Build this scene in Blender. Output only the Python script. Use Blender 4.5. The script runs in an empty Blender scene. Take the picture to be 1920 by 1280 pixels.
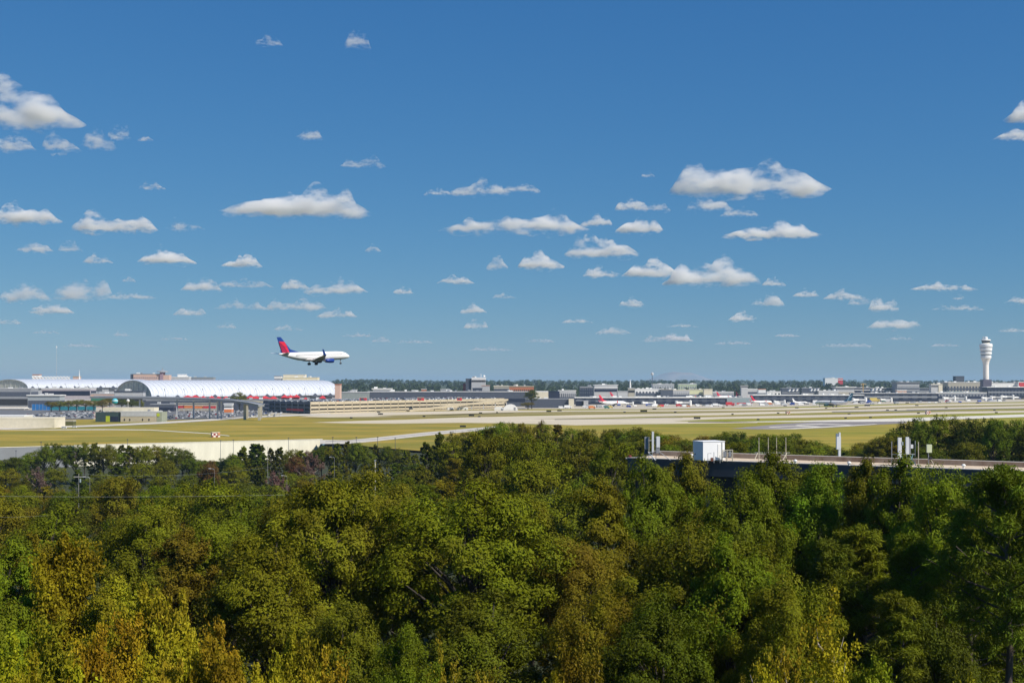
import bpy, bmesh, math, random
import numpy as np
from mathutils import Vector, Matrix

# ------------------------------------------------------------------ camera
SC = bpy.context.scene
COL = SC.collection
F = 2400.0                 # focal length in photo pixels (1920 wide)
CX, HY = 960.0, 713.0      # principal column, horizon row in photo pixels
CAMZ = 40.0
cam_data = bpy.data.cameras.new('camera')
cam_data.sensor_width = 36.0
cam_data.lens = 36.0 * F / 1920.0
cam_data.shift_y = (HY - 640.0) / 1920.0
cam_data.clip_start = 1.0
cam_data.clip_end = 150000.0
cam = bpy.data.objects.new('camera', cam_data)
cam.location = (0, 0, CAMZ)
cam.rotation_euler = (math.radians(90), 0, 0)
COL.objects.link(cam)
SC.camera = cam

# ------------------------------------------------------------------ sky + sun
SUN_AZ = math.radians(124)    # clockwise from +Y (view direction) towards +X
SUN_EL = math.radians(46)
world = bpy.data.worlds.new('World')
SC.world = world
world.use_nodes = True
wn, wl = world.node_tree.nodes, world.node_tree.links
wn.clear()
w_out = wn.new('ShaderNodeOutputWorld')
w_bg = wn.new('ShaderNodeBackground')
w_sky = wn.new('ShaderNodeTexSky')
w_sky.sky_type = 'NISHITA'
w_sky.sun_disc = False
w_sky.sun_elevation = SUN_EL
w_sky.sun_rotation = SUN_AZ
w_sky.altitude = 0
w_sky.air_density = 1.0
w_sky.dust_density = 0.0
w_sky.ozone_density = 3.0
w_bg.inputs['Strength'].default_value = 0.088
# the photograph's polarised, deep blue rendering of that sky: one curve per channel
w_sep = wn.new('ShaderNodeSeparateColor'); w_com = wn.new('ShaderNodeCombineColor')
wl.new(w_sky.outputs[0], w_sep.inputs[0])
for i, (pw, k) in enumerate(((1.08, 0.285 * 10 ** -0.08), (0.74, 0.412 * 10 ** 0.26), (0.50, 0.569 * 10 ** 0.5))):
    w_p = wn.new('ShaderNodeMath'); w_p.operation = 'POWER'; w_p.inputs[1].default_value = pw
    w_m = wn.new('ShaderNodeMath'); w_m.operation = 'MULTIPLY'; w_m.inputs[1].default_value = k
    wl.new(w_sep.outputs[i], w_p.inputs[0]); wl.new(w_p.outputs[0], w_m.inputs[0]); wl.new(w_m.outputs[0], w_com.inputs[i])
wl.new(w_com.outputs[0], w_bg.inputs[0])
wl.new(w_bg.outputs[0], w_out.inputs[0])

sd = bpy.data.lights.new('sun', 'SUN')
sd.energy = 4.8
sd.angle = math.radians(0.53)
sd.color = (1.0, 0.94, 0.84)
sun = bpy.data.objects.new('sun', sd)
sdir = Vector((math.sin(SUN_AZ) * math.cos(SUN_EL), math.cos(SUN_AZ) * math.cos(SUN_EL), math.sin(SUN_EL)))
sun.rotation_euler = (-sdir).to_track_quat('-Z', 'Y').to_euler()
sun.location = (100, -100, 300)
COL.objects.link(sun)

SC.view_settings.view_transform = 'Standard'
SC.view_settings.look = 'None'
SC.view_settings.exposure = 0.3
SC.view_settings.gamma = 1.0
SC.view_settings.use_curve_mapping = False
SC.render.engine = 'CYCLES'
SC.cycles.use_denoising = True
SC.cycles.max_bounces = 10
SC.cycles.diffuse_bounces = 2
SC.cycles.glossy_bounces = 2
SC.cycles.transmission_bounces = 3
SC.cycles.transparent_max_bounces = 8
SC.cycles.volume_bounces = 10
SC.cycles.use_fast_gi = False
# ------------------------------------------------------------------ helpers
def PX(px, d):
    """lateral position of photo column px at distance d"""
    return (px - CX) / F * d

def PZ(py, d):
    """height of photo row py at distance d"""
    return CAMZ - (py - HY) / F * d

def GD(py, z=0.0):
    """distance at which photo row py meets the plane of height z"""
    return F * (CAMZ - z) / (py - HY)

def tag(o, label=None, cat=None, group=None, kind=None):
    if label: o['label'] = label
    if cat: o['category'] = cat
    if group: o['group'] = group
    if kind: o['kind'] = kind
    return o

def empty(name, loc, label=None, cat=None, group=None, rz=0.0):
    o = bpy.data.objects.new(name, None)
    o.empty_display_size = 0.5
    o.location = loc
    o.rotation_euler = (0, 0, rz)
    COL.objects.link(o)
    return tag(o, label, cat, group)

def link_mesh(name, me, mat=None, parent=None, loc=(0, 0, 0)):
    o = bpy.data.objects.new(name, me)
    COL.objects.link(o)
    if mat is not None and len(me.materials) == 0:
        for m in (mat if isinstance(mat, (list, tuple)) else [mat]):
            me.materials.append(m)
    o.location = loc
    if parent is not None:
        o.parent = parent
    return o

class MB:
    """collects boxes, tubes, lathes; build() links them as ONE mesh object"""
    def __init__(self):
        self.v, self.f, self.mi = [], [], []
    def add(self, vs, fs, mi=0):
        b = len(self.v)
        self.v += [tuple(p) for p in vs]
        for f in fs:
            self.f.append(tuple(b + i for i in f)); self.mi.append(mi)
        return self
    def box(self, x0, x1, y0, y1, z0, z1, mi=0, rz=0.0, c=None):
        vs = [(x, y, z) for z in (z0, z1) for (x, y) in ((x0, y0), (x1, y0), (x1, y1), (x0, y1))]
        if rz:
            cx, cy = c if c else ((x0 + x1) / 2, (y0 + y1) / 2)
            s, k = math.sin(rz), math.cos(rz)
            vs = [(cx + (x - cx) * k - (y - cy) * s, cy + (x - cx) * s + (y - cy) * k, z) for x, y, z in vs]
        return self.add(vs, [(0, 3, 2, 1), (4, 5, 6, 7), (0, 1, 5, 4), (1, 2, 6, 5), (2, 3, 7, 6), (3, 0, 4, 7)], mi)
    def prism(self, poly, z0, z1, mi=0):
        """vertical prism over a ground polygon (counter-clockwise)"""
        n = len(poly)
        vs = [(x, y, z0) for x, y in poly] + [(x, y, z1) for x, y in poly]
        fs = [tuple(range(n - 1, -1, -1)), tuple(range(n, 2 * n))]
        fs += [(i, (i + 1) % n, n + (i + 1) % n, n + i) for i in range(n)]
        return self.add(vs, fs, mi)
    def extrude(self, prof, p0, p1, mi=0, up=(0, 0, 1)):
        """a closed profile of (side, up) points swept straight from p0 to p1"""
        p0, p1 = Vector(p0), Vector(p1)
        d = (p1 - p0).normalized(); u = Vector(up)
        s = d.cross(u).normalized(); u = s.cross(d)
        n = len(prof)
        vs = [p0 + s * a + u * b for a, b in prof] + [p1 + s * a + u * b for a, b in prof]
        fs = [tuple(range(n)), tuple(range(2 * n - 1, n - 1, -1))]
        fs += [(i, n + i, n + (i + 1) % n, (i + 1) % n) for i in range(n)]
        return self.add(vs, fs, mi)
    def lathe(self, prof, n=24, c=(0, 0, 0), mi=0):
        vs, fs = [], []
        for r, z in prof:
            for k in range(n):
                a = 2 * math.pi * k / n
                vs.append((c[0] + r * math.cos(a), c[1] + r * math.sin(a), c[2] + z))
        for j in range(len(prof) - 1):
            for k in range(n):
                k2 = (k + 1) % n
                fs.append((j * n + k, j * n + k2, (j + 1) * n + k2, (j + 1) * n + k))
        fs.append(tuple(range(n - 1, -1, -1)))
        fs.append(tuple((len(prof) - 1) * n + k for k in range(n)))
        return self.add(vs, fs, mi)
    def tube(self, pts, rads, n=8, mi=0, caps=True):
        pts = [Vector(p) for p in pts]
        if not isinstance(rads, (list, tuple)): rads = [rads] * len(pts)
        vs, fs = [], []
        ref = Vector((0.13, 0.31, 0.94)).normalized()
        for i, p in enumerate(pts):
            d = (pts[min(i + 1, len(pts) - 1)] - pts[max(i - 1, 0)]).normalized()
            if abs(d.dot(ref)) > 0.95: ref = Vector((1, 0.1, 0.05)).normalized()
            a = d.cross(ref).normalized(); b = d.cross(a)
            for k in range(n):
                t = 2 * math.pi * k / n
                vs.append(p + (a * math.cos(t) + b * math.sin(t)) * rads[i])
        for i in range(len(pts) - 1):
            for k in range(n):
                k2 = (k + 1) % n
                fs.append((i * n + k, i * n + k2, (i + 1) * n + k2, (i + 1) * n + k))
        if caps:
            fs.append(tuple(range(n - 1, -1, -1)))
            fs.append(tuple((len(pts) - 1) * n + k for k in range(n)))
        return self.add(vs, fs, mi)
    def mesh(self, name, smooth=False):
        me = bpy.data.meshes.new(name)
        me.from_pydata(self.v, [], self.f)
        if any(self.mi):
            me.polygons.foreach_set('material_index', self.mi)
        if smooth:
            me.polygons.foreach_set('use_smooth', [True] * len(self.f))
        me.validate(); me.update()
        bm = bmesh.new(); bm.from_mesh(me)
        bmesh.ops.recalc_face_normals(bm, faces=bm.faces)
        bm.to_mesh(me); bm.free()
        return me
    def build(self, name, mat=None, parent=None, loc=(0, 0, 0), smooth=False):
        return link_mesh(name, self.mesh(name, smooth), mat, parent, loc)

# ---- materials
MATS = {}
def mat(name, col, rough=0.7, var=0.12, scale=0.35, metal=0.0, spec=0.4, stretch=(1, 1, 1), col2=None, bump=0.0):
    """plain surface with two octaves of weathering noise"""
    if name in MATS: return MATS[name]
    m = bpy.data.materials.new(name); m.use_nodes = True
    n, l = m.node_tree.nodes, m.node_tree.links
    b = n['Principled BSDF']
    b.inputs['Roughness'].default_value = rough
    b.inputs['Metallic'].default_value = metal
    b.inputs['Specular IOR Level'].default_value = spec
    tc = n.new('ShaderNodeTexCoord'); mp = n.new('ShaderNodeMapping')
    mp.inputs['Scale'].default_value = stretch
    nz = n.new('ShaderNodeTexNoise')
    nz.inputs['Scale'].default_value = scale; nz.inputs['Detail'].default_value = 5; nz.inputs['Roughness'].default_value = 0.6
    cr = n.new('ShaderNodeValToRGB')
    c2 = col2 if col2 else tuple(min(1.0, c * (1 + var)) for c in col)
    c1 = tuple(c * (1 - var) for c in col) if not col2 else col
    cr.color_ramp.elements[0].position = 0.3; cr.color_ramp.elements[0].color = (*c1, 1)
    cr.color_ramp.elements[1].position = 0.7; cr.color_ramp.elements[1].color = (*c2, 1)
    l.new(tc.outputs['Object'], mp.inputs[0]); l.new(mp.outputs[0], nz.inputs['Vector'])
    l.new(nz.outputs['Fac'], cr.inputs[0]); l.new(cr.outputs[0], b.inputs['Base Color'])
    if bump:
        bp = n.new('ShaderNodeBump'); bp.inputs['Strength'].default_value = bump
        l.new(nz.outputs['Fac'], bp.inputs['Height']); l.new(bp.outputs[0], b.inputs['Normal'])
    MATS[name] = m
    return m

ordw = 'first second third fourth fifth sixth seventh eighth ninth tenth eleventh twelfth thirteenth fourteenth fifteenth sixteenth seventeenth eighteenth nineteenth twentieth'.split()
ordw += ['twenty-' + w for w in ordw[:9]] + ['thirtieth'] + ['thirty-' + w for w in ordw[:9]]
# ------------------------------------------------------------------ terrain, airfield, hills
def sstep(a, b, x):
    t = min(1.0, max(0.0, (x - a) / (b - a))); return t * t * (3 - 2 * t)

def field_edge(x):
    """distance at which the raised airfield begins"""
    pts = [(-900, 417), (-305, 762), (-128, 865), (-122, 850), (-83, 768), (-51, 727), (0, 690), (100, 680), (400, 650), (900, 600)]
    if x <= pts[0][0]: return pts[0][1]
    for (xa, ya), (xb, yb) in zip(pts, pts[1:]):
        if x <= xb: return ya + (yb - ya) * (x - xa) / (xb - xa)
    return pts[-1][1]

def ground_z(x, y):
    e = field_edge(x)
    right = 8.0 - 8.4 * sstep(e - 190, e - 10, y)
    left = 8.0 - 20.0 * sstep(80, 430, y)
    if x > -128:
        left = left + (12.0 - 0.4) * sstep(e - 90, e - 5, y) + 0.0
    k = x / max(y, 40.0)
    w = sstep(-0.12, -0.01, k)
    return left * (1 - w) + right * w + 0.5 * math.sin(x * 0.05 + y * 0.03)

M_forest = mat('forest_floor', (0.026, 0.034, 0.010), 0.95, scale=0.12, col2=(0.045, 0.05, 0.016))
vs, fs = [], []
xs = list(np.linspace(-620, 620, 63)); ys = list(np.linspace(-80, 900, 50))
for y in ys:
    for x in xs:
        z = ground_z(x, max(y, 0))
        if y > field_edge(x) - 3: z = min(z, -1.5 if x > -128 else -13)
        vs.append((x, y, z))
nx = len(xs)
for j in range(len(ys) - 1):
    for i in range(nx - 1):
        fs.append((j * nx + i, j * nx + i + 1, (j + 1) * nx + i + 1, (j + 1) * nx + i))
mb = MB(); mb.add(vs, fs)
tag(mb.build('ground', M_forest, smooth=True), 'dark wooded slope under the foreground trees', kind='structure')

def grass_material():
    m = bpy.data.materials.new('airfield_grass'); m.use_nodes = True
    n, l = m.node_tree.nodes, m.node_tree.links
    b = n['Principled BSDF']; b.inputs['Roughness'].default_value = 0.95; b.inputs['Specular IOR Level'].default_value = 0.1
    tc = n.new('ShaderNodeTexCoord')
    def noise(scale, stretch, det=5):
        mp = n.new('ShaderNodeMapping'); mp.inputs['Scale'].default_value = stretch
        nz = n.new('ShaderNodeTexNoise'); nz.inputs['Scale'].default_value = scale; nz.inputs['Detail'].default_value = det
        l.new(tc.outputs['Object'], mp.inputs[0]); l.new(mp.outputs[0], nz.inputs['Vector']); return nz
    n1 = noise(0.010, (1.0, 2.2, 1)); n2 = noise(0.09, (0.35, 1.4, 1)); n3 = noise(0.0022, (1, 1, 1), 2)
    r1 = n.new('ShaderNodeValToRGB')
    r1.color_ramp.elements[0].position = 0.36; r1.color_ramp.elements[0].color = (0.215, 0.195, 0.036, 1)
    r1.color_ramp.elements[1].position = 0.66; r1.color_ramp.elements[1].color = (0.37, 0.265, 0.054, 1)
    l.new(n1.outputs['Fac'], r1.inputs[0])
    r2 = n.new('ShaderNodeValToRGB')
    r2.color_ramp.elements[0].position = 0.3; r2.color_ramp.elements[0].color = (0.72, 0.76, 0.62, 1)
    r2.color_ramp.elements[1].position = 0.7; r2.color_ramp.elements[1].color = (1.12, 1.08, 1.0, 1)
    l.new(n2.outputs['Fac'], r2.inputs[0])
    mx = n.new('ShaderNodeMix'); mx.data_type = 'RGBA'; mx.blend_type = 'MULTIPLY'; mx.inputs[0].default_value = 1
    l.new(r1.outputs[0], mx.inputs[6]); l.new(r2.outputs[0], mx.inputs[7])
    # greener swards towards the east end
    sx = n.new('ShaderNodeSeparateXYZ'); l.new(tc.outputs['Object'], sx.inputs[0])
    mr = n.new('ShaderNodeMapRange'); mr.inputs['From Min'].default_value = -60; mr.inputs['From Max'].default_value = 200; mr.inputs['To Max'].default_value = 0.8
    l.new(sx.outputs[0], mr.inputs['Value'])
    ad = n.new('ShaderNodeMath'); ad.operation = 'MULTIPLY'; l.new(mr.outputs[0], ad.inputs[0])
    mr3 = n.new('ShaderNodeMapRange'); mr3.inputs['From Min'].default_value = 0.35; mr3.inputs['From Max'].default_value = 0.6
    l.new(n3.outputs['Fac'], mr3.inputs['Value']); l.new(mr3.outputs[0], ad.inputs[1])
    mg = n.new('ShaderNodeMix'); mg.data_type = 'RGBA'
    gm = n.new('ShaderNodeMix'); gm.data_type = 'RGBA'; gm.blend_type = 'MULTIPLY'; gm.inputs[0].default_value = 1
    gm.inputs[6].default_value = (0.235, 0.245, 0.018, 1); l.new(r2.outputs[0], gm.inputs[7])
    l.new(ad.outputs[0], mg.inputs[0]); l.new(mx.outputs[2], mg.inputs[6]); l.new(gm.outputs[2], mg.inputs[7])
    l.new(mg.outputs[2], b.inputs['Base Color'])
    return m

edge = [(x, field_edge(x)) for x in (-900, -305, -128, -122, -83, -51, 0, 100, 400, 900)]
poly = [(-40000, 300)] + edge + [(40000, 600), (45000, 3050), (-45000, 3050)]
mb = MB(); mb.add([(x, y, 0) for x, y in poly], [tuple(range(len(poly)))])
tag(mb.build('field', grass_material()), 'dry yellow green airfield grass', kind='structure')

# rolling country beyond the terminals, out to the horizon
M_country = mat('far_country', (0.035, 0.05, 0.022), 0.95, scale=0.004, col2=(0.06, 0.07, 0.03))
mb = MB()
prof = [(3050, -0.3), (3300, 3), (3800, 9), (4600, 15), (6000, 20), (9000, 24), (34000, 26)]
vs = []; fs = []
xr = np.linspace(-1, 1, 25)
for j, (y, z) in enumerate(prof):
    for i, t in enumerate(xr):
        vs.append((t * 1.3 * max(y, 3000), y, z + (0 if j == 0 else 2.5 * math.sin(i * 1.7 + j))))
for j in range(len(prof) - 1):
    for i in range(24):
        fs.append((j * 25 + i, j * 25 + i + 1, (j + 1) * 25 + i + 1, (j + 1) * 25 + i))
mb.add(vs, fs)
tag(mb.build('terrain', M_country, smooth=True), 'wooded country beyond the airport', kind='structure')

# the bare granite mountain far behind
M_granite_hazed = mat('granite', (0.15, 0.18, 0.22), 0.9, scale=0.0035, col2=(0.29, 0.25, 0.24))  # blue-grey end of the ramp puts distant haze into the stone colour
d = 26000
prof = [(1212, 713), (1228, 708), (1240, 702), (1252, 699), (1266, 697.5), (1282, 697.6), (1294, 699), (1304, 702), (1316, 707), (1328, 711), (1340, 714)]
vs, fs = [], []
nv = 13
for (px, py) in prof:
    for j in range(nv):
        v = -1 + 2 * j / (nv - 1)
        h = (PZ(py, d) - 10) * math.sqrt(max(0, 1 - v * v)) ** 0.8
        vs.append((PX(px, d), d + v * 700, 10 + h + 12 * math.sin(px * 0.7 + j)))
for i in range(len(prof) - 1):
    for j in range(nv - 1):
        fs.append((i * nv + j, (i + 1) * nv + j, (i + 1) * nv + j + 1, i * nv + j + 1))
mb = MB(); mb.add(vs, fs)
tag(mb.build('mountain', M_granite_hazed, smooth=True), 'pale bare granite mountain hazy on the horizon', kind='structure')

# ---- paved surfaces of the airfield, each a thin sheet a few centimetres above the one below
M_conc = mat('runway_concrete', (0.46, 0.40, 0.29), 0.85, scale=0.02, col2=(0.62, 0.53, 0.39), stretch=(0.4, 1.5, 1))
M_conc2 = mat('taxiway_concrete', (0.40, 0.35, 0.27), 0.85, scale=0.03, col2=(0.50, 0.44, 0.34), stretch=(0.4, 1.5, 1))
M_asph = mat('worn_asphalt', (0.16, 0.14, 0.135), 0.9, scale=0.03, col2=(0.27, 0.24, 0.23), stretch=(0.25, 1.8, 1))
M_mark = mat('pale_marking', (0.62, 0.58, 0.50), 0.8, scale=0.2)
M_olive = mat('verge_grass', (0.20, 0.165, 0.045), 0.95, scale=0.05, col2=(0.28, 0.22, 0.06), stretch=(0.3, 1.4, 1))
M_road = mat('service_road', (0.46, 0.42, 0.36), 0.85, scale=0.1, col2=(0.56, 0.52, 0.45))
def sheet(name, pts, m, z, label=None):
    vs = [(PX(px, GD(py)), GD(py), z) for px, py in pts]
    a = sum(vs[i][0] * vs[(i + 1) % len(vs)][1] - vs[(i + 1) % len(vs)][0] * vs[i][1] for i in range(len(vs)))
    if a < 0: vs = vs[::-1]
    mb = MB(); mb.add(vs, [tuple(range(len(vs)))])
    me = mb.mesh(name)
    bm = bmesh.new(); bm.from_mesh(me); bmesh.ops.triangulate(bm, faces=bm.faces)
    for f in bm.faces:
        if f.normal.z < 0: f.normal_flip()
    bm.to_mesh(me); bm.free()
    return tag(link_mesh(name, me, m), label or name.replace('_', ' '), kind='structure')

# terminal apron
sheet('apron', [(-400, 790), (0, 786), (310, 785), (480, 778), (640, 773), (760, 770), (880, 768), (1000, 766.5), (1200, 767), (1360, 765), (1500, 762), (1700, 756.5), (2000, 752), (2300, 751), (2300, 735), (-400, 735)], M_conc2, 0.05, 'pale concrete apron round the terminals')
# runways and taxiways, south to north
sheet('taxiway', [(585, 791.8), (640, 790), (700, 788), (760, 786.5), (860, 782.5), (1000, 779.5), (1100, 777.5), (1230, 775.5), (1360, 773.5), (1500, 770.5), (1700, 765), (2000, 759.5), (2000, 763.5), (1700, 768.5), (1500, 774.5), (1360, 778), (1230, 780.5), (1100, 783.5), (1000, 785.5), (1100, 785), (1250, 782.5), (1400, 779.5), (1600, 775.5), (1800, 770), (2000, 767.5), (2000, 771.5), (1800, 775.5), (1600, 781), (1500, 783), (1350, 785.5), (1300, 787.5), (1262, 789.5), (1350, 790), (1420, 791), (1420, 792.5), (1200, 795), (1080, 797), (960, 793.5), (860, 792.5), (740, 794), (660, 793.5)], M_conc, 0.10, 'broad pale taxiway crossing the airfield')
sheet('runway', [(640, 773.5), (760, 772), (900, 769.3), (1100, 769.2), (1250, 768.6), (1400, 766.5), (1550, 763), (1750, 757.5), (2000, 754.5), (2000, 757.2), (1750, 761), (1550, 767), (1400, 769.8), (1250, 771), (1100, 771.5), (980, 772.5), (860, 775.5), (760, 779.5), (690, 783.5), (600, 782), (560, 781)], M_conc, 0.15, 'far pale runway strip along the terminal')
sheet('path', [(-200, 812), (0, 802), (100, 799.3), (200, 795.8), (300, 791), (400, 785), (470, 780.3), (540, 777), (620, 774.2), (620, 777), (540, 780.5), (470, 783), (400, 788.6), (300, 794.5), (200, 799), (100, 802.2), (0, 805), (-200, 816)], M_road, 0.20, 'pale service road curving along the field')
sheet('road', [(600, 824.5), (650, 825), (700, 820.5), (790, 811), (893, 802), (930, 799), (940, 801.5), (897, 807.5), (800, 816.5), (700, 827.5), (650, 832), (600, 832)], M_road, 0.10, 'pale perimeter road climbing behind the trees')
sheet('road_marking', [(610, 827.2), (700, 823.4), (790, 813.5), (893, 804.6), (893, 805.0), (790, 814.1), (700, 824.2), (610, 828.0)], M_asph, 0.14, 'dark wheel lines on the perimeter road')
# the old asphalt pad with its pale markings, right of centre
sheet('tarmac', [(1370, 803.2), (1420, 798.6), (1470, 794), (1520, 791), (1600, 789.6), (1700, 790), (1700, 793), (1620, 797.5), (1540, 802.5), (1480, 804.5), (1420, 804.6)], M_asph, 0.06, 'grey worn asphalt pad in the grass')
sheet('tarmac_edge', [(1290, 790.3), (1400, 790.1), (1500, 788.6), (1600, 786.5), (1700, 783.5), (1800, 780.5), (1920, 776.5), (2000, 774), (2000, 777.5), (1920, 781.5), (1800, 785.5), (1720, 789.5), (1620, 790.5), (1520, 790.6), (1400, 791.4), (1290, 791.3)], M_mark, 0.10, 'pale concrete edge strip of the near taxiway')
for k, pts in enumerate([[(1440, 800), (1500, 797.6), (1540, 799.6), (1530, 800.6), (1490, 799), (1445, 801)], [(1490, 796), (1540, 794), (1600, 796.4), (1590, 797.2), (1545, 795.2), (1495, 796.8)], [(1420, 803.4), (1480, 803), (1600, 797), (1640, 794.6), (1646, 795), (1600, 798.2), (1490, 804.2)]]):
    sheet('tarmac_marking', pts, M_mark, 0.10, 'pale painted line on the asphalt pad')
# grass islands and mown verges that read as darker bands
for k, pts in enumerate([
    [(560, 783.2), (700, 784.6), (860, 781.6), (1010, 777.6), (1200, 775.2), (1360, 773), (1500, 770), (1700, 764.6), (2000, 759), (2000, 757.6), (1700, 762.4), (1500, 767.9), (1360, 770.4), (1200, 771.9), (1000, 773), (860, 776.5), (760, 780.4)],
    [(700, 779.3), (830, 776.3), (980, 772.9), (960, 774.5), (840, 778.4), (740, 780.6)],
    [(1290, 782.6), (1400, 780.4), (1600, 776.7), (1800, 771.2), (2000, 768.7), (2000, 767.6), (1800, 769.8), (1600, 775.3), (1400, 779.2), (1200, 782.6)]]):
    sheet('grass_strip', pts, M_olive, 0.22, 'olive mown grass strip between taxiways')
for k, pts in enumerate([
    [(1700, 769), (1850, 767), (2000, 765), (2000, 763.8), (1850, 765.6), (1700, 768)],
    [(1040, 786), (1180, 784.4), (1280, 782.8), (1280, 783.2), (1180, 785.2), (1040, 787)],
    [(1560, 771.5), (1700, 769.4), (1800, 768.4), (1700, 770.8), (1560, 773.2)]]):
    sheet('rubber_streak', pts, M_asph, 0.22, 'dark rubber streak on the concrete')
# pale worn track through the grass
sheet('dirt_path', [(0, 804.5), (90, 805), (200, 804.4), (280, 805.4), (390, 812), (430, 816.5), (430, 817.3), (390, 813), (280, 806.4), (200, 805.8), (90, 806.2), (0, 805.6)], M_mark, 0.10, 'faint pale track worn in the grass')

# retaining wall below the field, its west end a separate wall with shade put into its grey
M_wall = mat('cream_wall', (0.76, 0.72, 0.57), 0.9, scale=0.25, var=0.09, stretch=(1, 1, .25))
M_wall2 = mat('shaded_wall_grey', (0.24, 0.25, 0.26), 0.9, scale=0.08, var=0.1)  # grey colour stands in for shade on this wall
M_cap = mat('wall_coping', (0.72, 0.68, 0.58), 0.8)
def wall(name, label, pts, m, z0, h):
    root = empty(name, (pts[0][0], pts[0][1], z0), label, 'wall')
    body, cap = MB(), MB()
    for (xa, ya), (xb, yb) in zip(pts, pts[1:]):
        d = Vector((xb - xa, yb - ya, 0)); L = d.length; a = math.atan2(d.y, d.x)
        c = (xa, ya)
        body.box(xa, xa + L, ya, ya + 1.0, z0, h, rz=a, c=c)
        cap.box(xa, xa + L, ya - 0.15, ya + 1.15, h, h + 0.3, rz=a, c=c)
    for b, nm, mm in ((body, 'wall_face', m), (cap, 'coping', M_cap)):
        o = b.build(nm, mm, root); o.location = (-root.location.x, -root.location.y, -root.location.z)
    return root
wall('retaining_wall', 'long cream retaining wall holding up the yellow airfield', [(-268, 783.5), (-128, 865)], M_wall, -14, 0.25)
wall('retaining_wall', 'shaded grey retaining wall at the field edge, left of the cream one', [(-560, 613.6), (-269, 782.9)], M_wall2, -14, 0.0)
# ------------------------------------------------------------------ airport buildings
M_white = mat('white_paint', (0.78, 0.77, 0.74), 0.6, var=0.06)
M_cream = mat('cream_render', (0.66, 0.60, 0.46), 0.8, var=0.07)
M_beige = mat('beige_concrete', (0.47, 0.40, 0.28), 0.85, var=0.10)
M_lgrey = mat('light_grey_panel', (0.46, 0.46, 0.46), 0.7, var=0.08)
M_grey = mat('grey_panel', (0.25, 0.26, 0.28), 0.7, var=0.10)
M_dgrey = mat('slate_panel', (0.066, 0.076, 0.105), 0.6, var=0.15)
M_navy = mat('navy_glass_front', (0.016, 0.020, 0.044), 0.5, var=0.4, scale=0.06, spec=0.25)
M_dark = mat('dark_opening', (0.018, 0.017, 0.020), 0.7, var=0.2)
M_teal = mat('grey_teal_panel', (0.26, 0.32, 0.33), 0.6, var=0.08)
M_brick = mat('orange_brick', (0.46, 0.17, 0.085), 0.85, var=0.15)
M_pink = mat('pink_stucco', (0.56, 0.38, 0.30), 0.85, var=0.08)
M_red = mat('red_canvas', (0.55, 0.035, 0.045), 0.6, var=0.2)
M_orange = mat('orange_panel', (0.70, 0.20, 0.05), 0.6, var=0.1)
M_green = mat('dark_green_panel', (0.035, 0.06, 0.06), 0.6, var=0.2)
M_lime = mat('lime_paint', (0.40, 0.46, 0.02), 0.6, var=0.05)
M_blue = mat('blue_mesh', (0.02, 0.16, 0.42), 0.7, var=0.2)
M_tealmesh = mat('teal_mesh', (0.02, 0.20, 0.25), 0.7, var=0.2)
M_roofw = mat('white_metal_roof', (0.72, 0.74, 0.78), 0.36, var=0.05, spec=0.5, metal=0.28)
M_mullion = mat('greenish_glazing', (0.52, 0.52, 0.44), 0.35, var=0.3, scale=0.25, spec=0.4)
M_steel = mat('galvanised_steel', (0.42, 0.43, 0.44), 0.45, var=0.08, metal=0.3)
M_tan = mat('tan_concrete', (0.40, 0.37, 0.30), 0.85, var=0.12)
M_tyre = mat('black_rubber', (0.02, 0.02, 0.02), 0.9)
M_glass = mat('dark_window_glass', (0.03, 0.04, 0.055), 0.15, var=0.3, spec=0.6)

brng = random.Random(21)
def building(name, label, px0, px1, yt, d, dep=40, wm=M_lgrey, bands=(), roof=M_lgrey, zb=0.0, cat='building', over=0.5, group=None, windows=None):
    """box building: wall, projecting roof slab, window bands and/or rows of windows on the front and right faces"""
    x0, x1 = PX(px0, d), PX(px1, d); zt = PZ(yt, d)
    H = zt - zb
    root = empty(name, ((x0 + x1) / 2, d, zb), label, cat, group)
    w = (x1 - x0) / 2
    if w > 11 and dep >= 12 and wm is not M_cream:
        for k in range(min(14, 1 + int(w / 9))):
            ux_, uw, uh = brng.uniform(-w * .8, w * .8), brng.uniform(1.2, 3.2), brng.uniform(1.2, 2.8)
            uy_ = brng.uniform(2, dep * .6)
            u = MB(); u.box(ux_ - uw, ux_ + uw, uy_ - 1.5, uy_ + 1.5, H + .003, H + uh); u.build('roof_unit', brng.choice((M_white, M_lgrey, M_white, M_grey)), root)
    b = MB(); b.box(-w, w, 0, dep, 0, H - 1.2); b.build('wall', wm, root)
    r = MB(); r.box(-w - over, w + over, -over, dep + over, H - 1.2, H); r.build('roof', roof, root)
    for (f0, f1, bmat) in bands:
        g = MB(); g.box(-w * 0.97, w * 0.97, -0.25, -0.003, H * f0, H * f1)
        g.box(w + 0.003, w + 0.25, 0.6, dep - 0.6, H * f0, H * f1)
        g.build('window_band', bmat, root)
    if windows:
        rows, cols, wmt = windows
        for r_ in range(rows):
            g = MB(); zc = H * (0.12 + 0.78 * (r_ + 0.5) / rows); hh = H * 0.22 / rows
            for c_ in range(cols):
                xc = -w + 2 * w * (c_ + 0.5) / cols
                g.box(xc - w / cols * 0.55, xc + w / cols * 0.55, -0.2, -0.003, zc - hh, zc + hh)
            g.build('window_row', wmt, root)
    return root

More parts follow.
